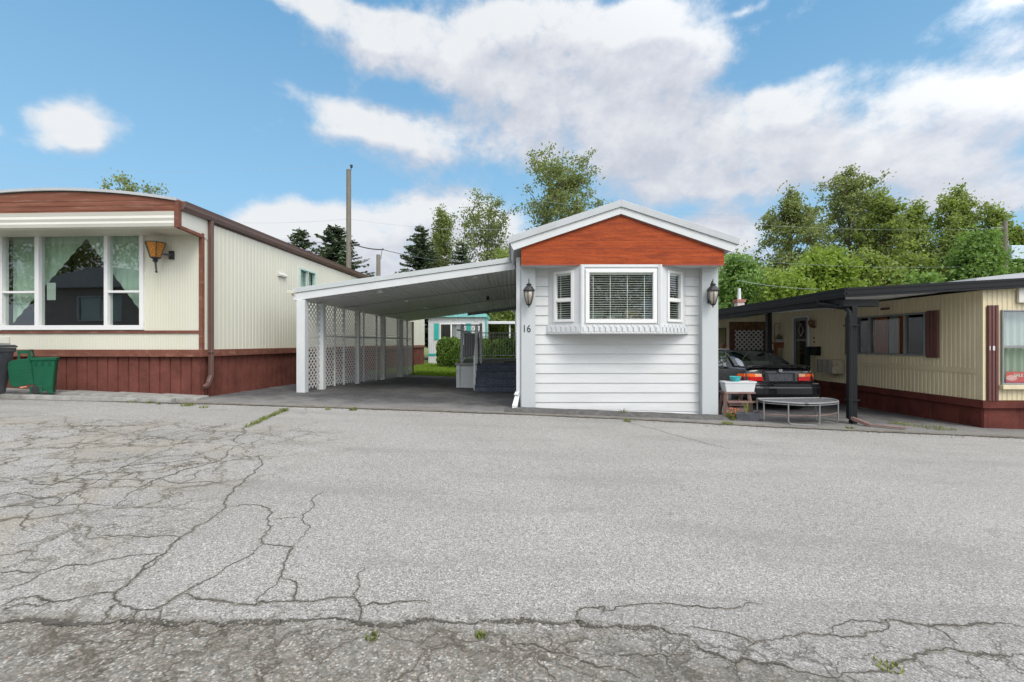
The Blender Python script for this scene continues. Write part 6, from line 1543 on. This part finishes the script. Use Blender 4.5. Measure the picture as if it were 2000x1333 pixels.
# right hand group
broad_tree('leftmost tall tree of the right hand wood, arms spreading left',1548,372,40,66,'leaf_olive',31,base=.22,nl=50,leaves=27,leaf=.125,shape='poplar',sig=.31,twigs=7,group=G2)
broad_tree('tallest airy tree of the right hand wood, forked crown',1660,326,42,78,'leaf_olive',32,base=.30,nl=59,leaves=24,leaf=.125,shape='poplar',sig=.31,twigs=7,group=G2)
broad_tree('green tree just right of the tallest one',1728,370,39,52,'leaf_mid',33,base=.2,nl=50,leaves=28,leaf=.125,shape='poplar',sig=.31,group=G2)
broad_tree('mid-height green tree in the dip of the right hand skyline',1785,392,41,46,'leaf_mid',34,base=.2,nl=46,leaves=28,leaf=.125,shape='poplar',sig=.31,group=G2)
broad_tree('broad round-headed tree, second highest of the right hand wood',1862,366,40,62,'leaf_mid',35,base=.18,nl=59,leaves=28,leaf=.125,shape='poplar',sig=.31,group=G2)
broad_tree('thin-topped tree beside the transformer pole',1945,404,39,42,'leaf_mid',36,base=.2,nl=41,leaves=27,leaf=.125,shape='poplar',sig=.31,group=G2)
broad_tree('tree at the right edge behind the transformer',1998,448,38,40,'leaf_mid',37,base=.2,nl=34,leaves=37,leaf=.135,shape='dome',group=G2)
broad_tree('shrubby green tree at the right slope of the white gable',1440,508,34,52,'leaf_bright',41,base=.08,nl=34,leaves=45,leaf=.135,shape='dome',group=G2)
broad_tree('dark green tree low behind the chimney',1500,528,36,50,'leaf_mid',42,base=.08,nl=36,leaves=45,leaf=.135,shape='dome',group=G2)
broad_tree('large yellow-green tree above the black awning corner',1612,492,33,72,'leaf_lime',43,base=.10,nl=52,leaves=45,leaf=.135,shape='dome',sig=.45,group=G2)
broad_tree('lower yellow-green tree left of the large yellow-green one',1545,540,31,50,'leaf_lime',44,base=.08,nl=34,leaves=45,leaf=.135,shape='dome',group=G2)
broad_tree('deep green tree filling the gap above the awning middle',1705,500,35,56,'leaf_mid',45,base=.08,nl=44,leaves=45,leaf=.135,shape='dome',group=G2)
broad_tree('olive tree in the middle of the wood over the tan home roof',1782,498,36,52,'leaf_mid',46,base=.08,nl=44,leaves=45,leaf=.135,shape='dome',group=G2)
broad_tree('fresh bluish-green round tree left of the transformer pole',1908,458,33,58,'leaf_bright',47,base=.10,nl=54,leaves=45,leaf=.135,shape='dome',sig=.42,group=G2)
broad_tree('fresh green tree low behind the transformer',1992,490,36,46,'leaf_bright',48,base=.1,nl=34,leaves=45,leaf=.135,shape='dome',group=G2)
broad_tree('small bright bush just above the roof edge of the tan home',1802,540,28,24,'leaf_bright',49,base=.1,nl=20,leaves=40,leaf=.135,shape='dome',group=G2,name='broadleaf_tree')
broad_tree('leafy green tree seen under the carport roof beside the downspout',985,586,40,62,'leaf_mid',50,base=.05,nl=44,leaves=34,leaf=.12,shape='dome',group=G1)
# wood behind, closing the gaps low down
rng=np.random.default_rng(9); cen=[]; sg=[]
for k in range(1700):
    Y=rnd.uniform(46,58); px_=rnd.uniform(1380,2120); x=px2x(px_,Y); top=px2z(520+18*math.sin(px_*.03)+rnd.gauss(0,10),Y); g=gz(x,Y); cen.append((x,Y,g+(top-g)*rnd.random()**.6)); sg.append(.8)
tag(soup('far_wood',leaf_quads(rng,np.array(cen),30,np.array(sg),.16),None,m['leaf_mid']),'unbroken mass of green wood low behind the trees at right','woods',kind='stuff')
# trees behind the viewer, mirrored in the glass
for i,(x,Y,h_,r_) in enumerate(((-9,-22,10,3.4),(-1,-24,12,3.6),(7,-21,9,3.2),(14,-24,11,3.6),(-17,-24,11,3.4))):
    pass
def back_tree(x,Y,h,r_,seed,lab):
    rng=np.random.default_rng(seed); rr=random.Random(seed); g=gz(x,Y); T=thing('broadleaf_tree',lab,'tree',(x,Y,g),'trees across the road')
    mb=MB(); mb.tube([(x,Y,g),(x,Y,g+h*.9)],[.2,.04],7); mb.build('trunk',m['bark'],T)
    cen=[]
    for k in range(170):
        a=rr.random()*6.3; t=rr.random(); rad=r_*math.sin(math.pi*(.15+.8*t))*math.sqrt(rr.random()); cen.append((x+rad*math.cos(a),Y+rad*math.sin(a),g+h*(.25+.75*t)))
    soup('crown',leaf_quads(rng,np.array(cen),40,np.full(len(cen),.55),.16),None,m['leaf_olive'],T)
for i,(x,h) in enumerate(((-56,15),(-48,16),(-41,15),(-34,15),(-26,14),(-14,13),(0,12),(8,11),(16,12))): back_tree(x,-19-(i%2)*3,h,4.2,71+i,['first','second','third','fourth','fifth','sixth','seventh','eighth','ninth'][i]+' from the left in the row of trees across the road')
# hedges
def clipped(label, x0,x1,y0,y1,ztop, seed, name='hedge_shrub', rnd_=.35, n=9000):
    rng=np.random.default_rng(seed); xm,ym=(x0+x1)/2,(y0+y1)/2; g=gz(xm,ym); T=thing(name,label,'shrub',(xm,ym,g))
    u=rng.normal(size=(n,3)); u/=np.linalg.norm(u,axis=1)[:,None]; p=4.0
    sc=(np.abs(u)**p).sum(1)**(-1/p); u=u*sc[:,None]*rng.uniform(.86,1.0,n)[:,None]
    lump=1+.05*np.sin(u[:,0]*9+seed)*np.cos(u[:,2]*7)+.04*np.sin(u[:,0]*21)*np.sin(u[:,2]*17)
    hh=(ztop-g)/2
    c=np.stack([xm+u[:,0]*(x1-x0)/2*lump, ym+u[:,1]*(y1-y0)/2*lump, g+hh+u[:,2]*hh*lump],1)
    K=n; a=rng.normal(size=(K,3)); a[:,2]=np.abs(a[:,2])+1; a/=np.linalg.norm(a,axis=1)[:,None]; b=np.cross(a,rng.normal(size=(K,3))); b/=np.linalg.norm(b,axis=1)[:,None]
    a*=.065*rng.uniform(.6,1.3,K)[:,None]; b*=.028
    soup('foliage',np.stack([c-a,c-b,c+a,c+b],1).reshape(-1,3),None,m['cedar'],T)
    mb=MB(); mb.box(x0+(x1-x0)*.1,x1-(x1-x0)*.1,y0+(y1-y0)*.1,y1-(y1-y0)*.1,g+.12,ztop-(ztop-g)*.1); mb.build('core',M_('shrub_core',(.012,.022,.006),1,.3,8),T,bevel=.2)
    mb=MB(); 
    for k in range(3): mb.tube([(xm-.15+.15*k,ym,g),(xm-.2+.2*k,ym,g+.5)],.03,6)
    mb.build('stem',m['bark'],T)
Yh=24.5
clipped('rounded clipped cedar shrub on the lawn left of the deck',px2x(853,Yh),px2x(905,Yh),Yh-.5,Yh+.8,px2z(660,Yh),81)
clipped('left block of clipped cedar hedge behind the deck railing',px2x(907,Yh),px2x(960,Yh),Yh-.3,Yh+.8,px2z(661,Yh),82)
clipped('right block of clipped cedar hedge behind the deck railing',px2x(959,Yh),px2x(1020,Yh),Yh-.3,Yh+.8,px2z(662,Yh),83)
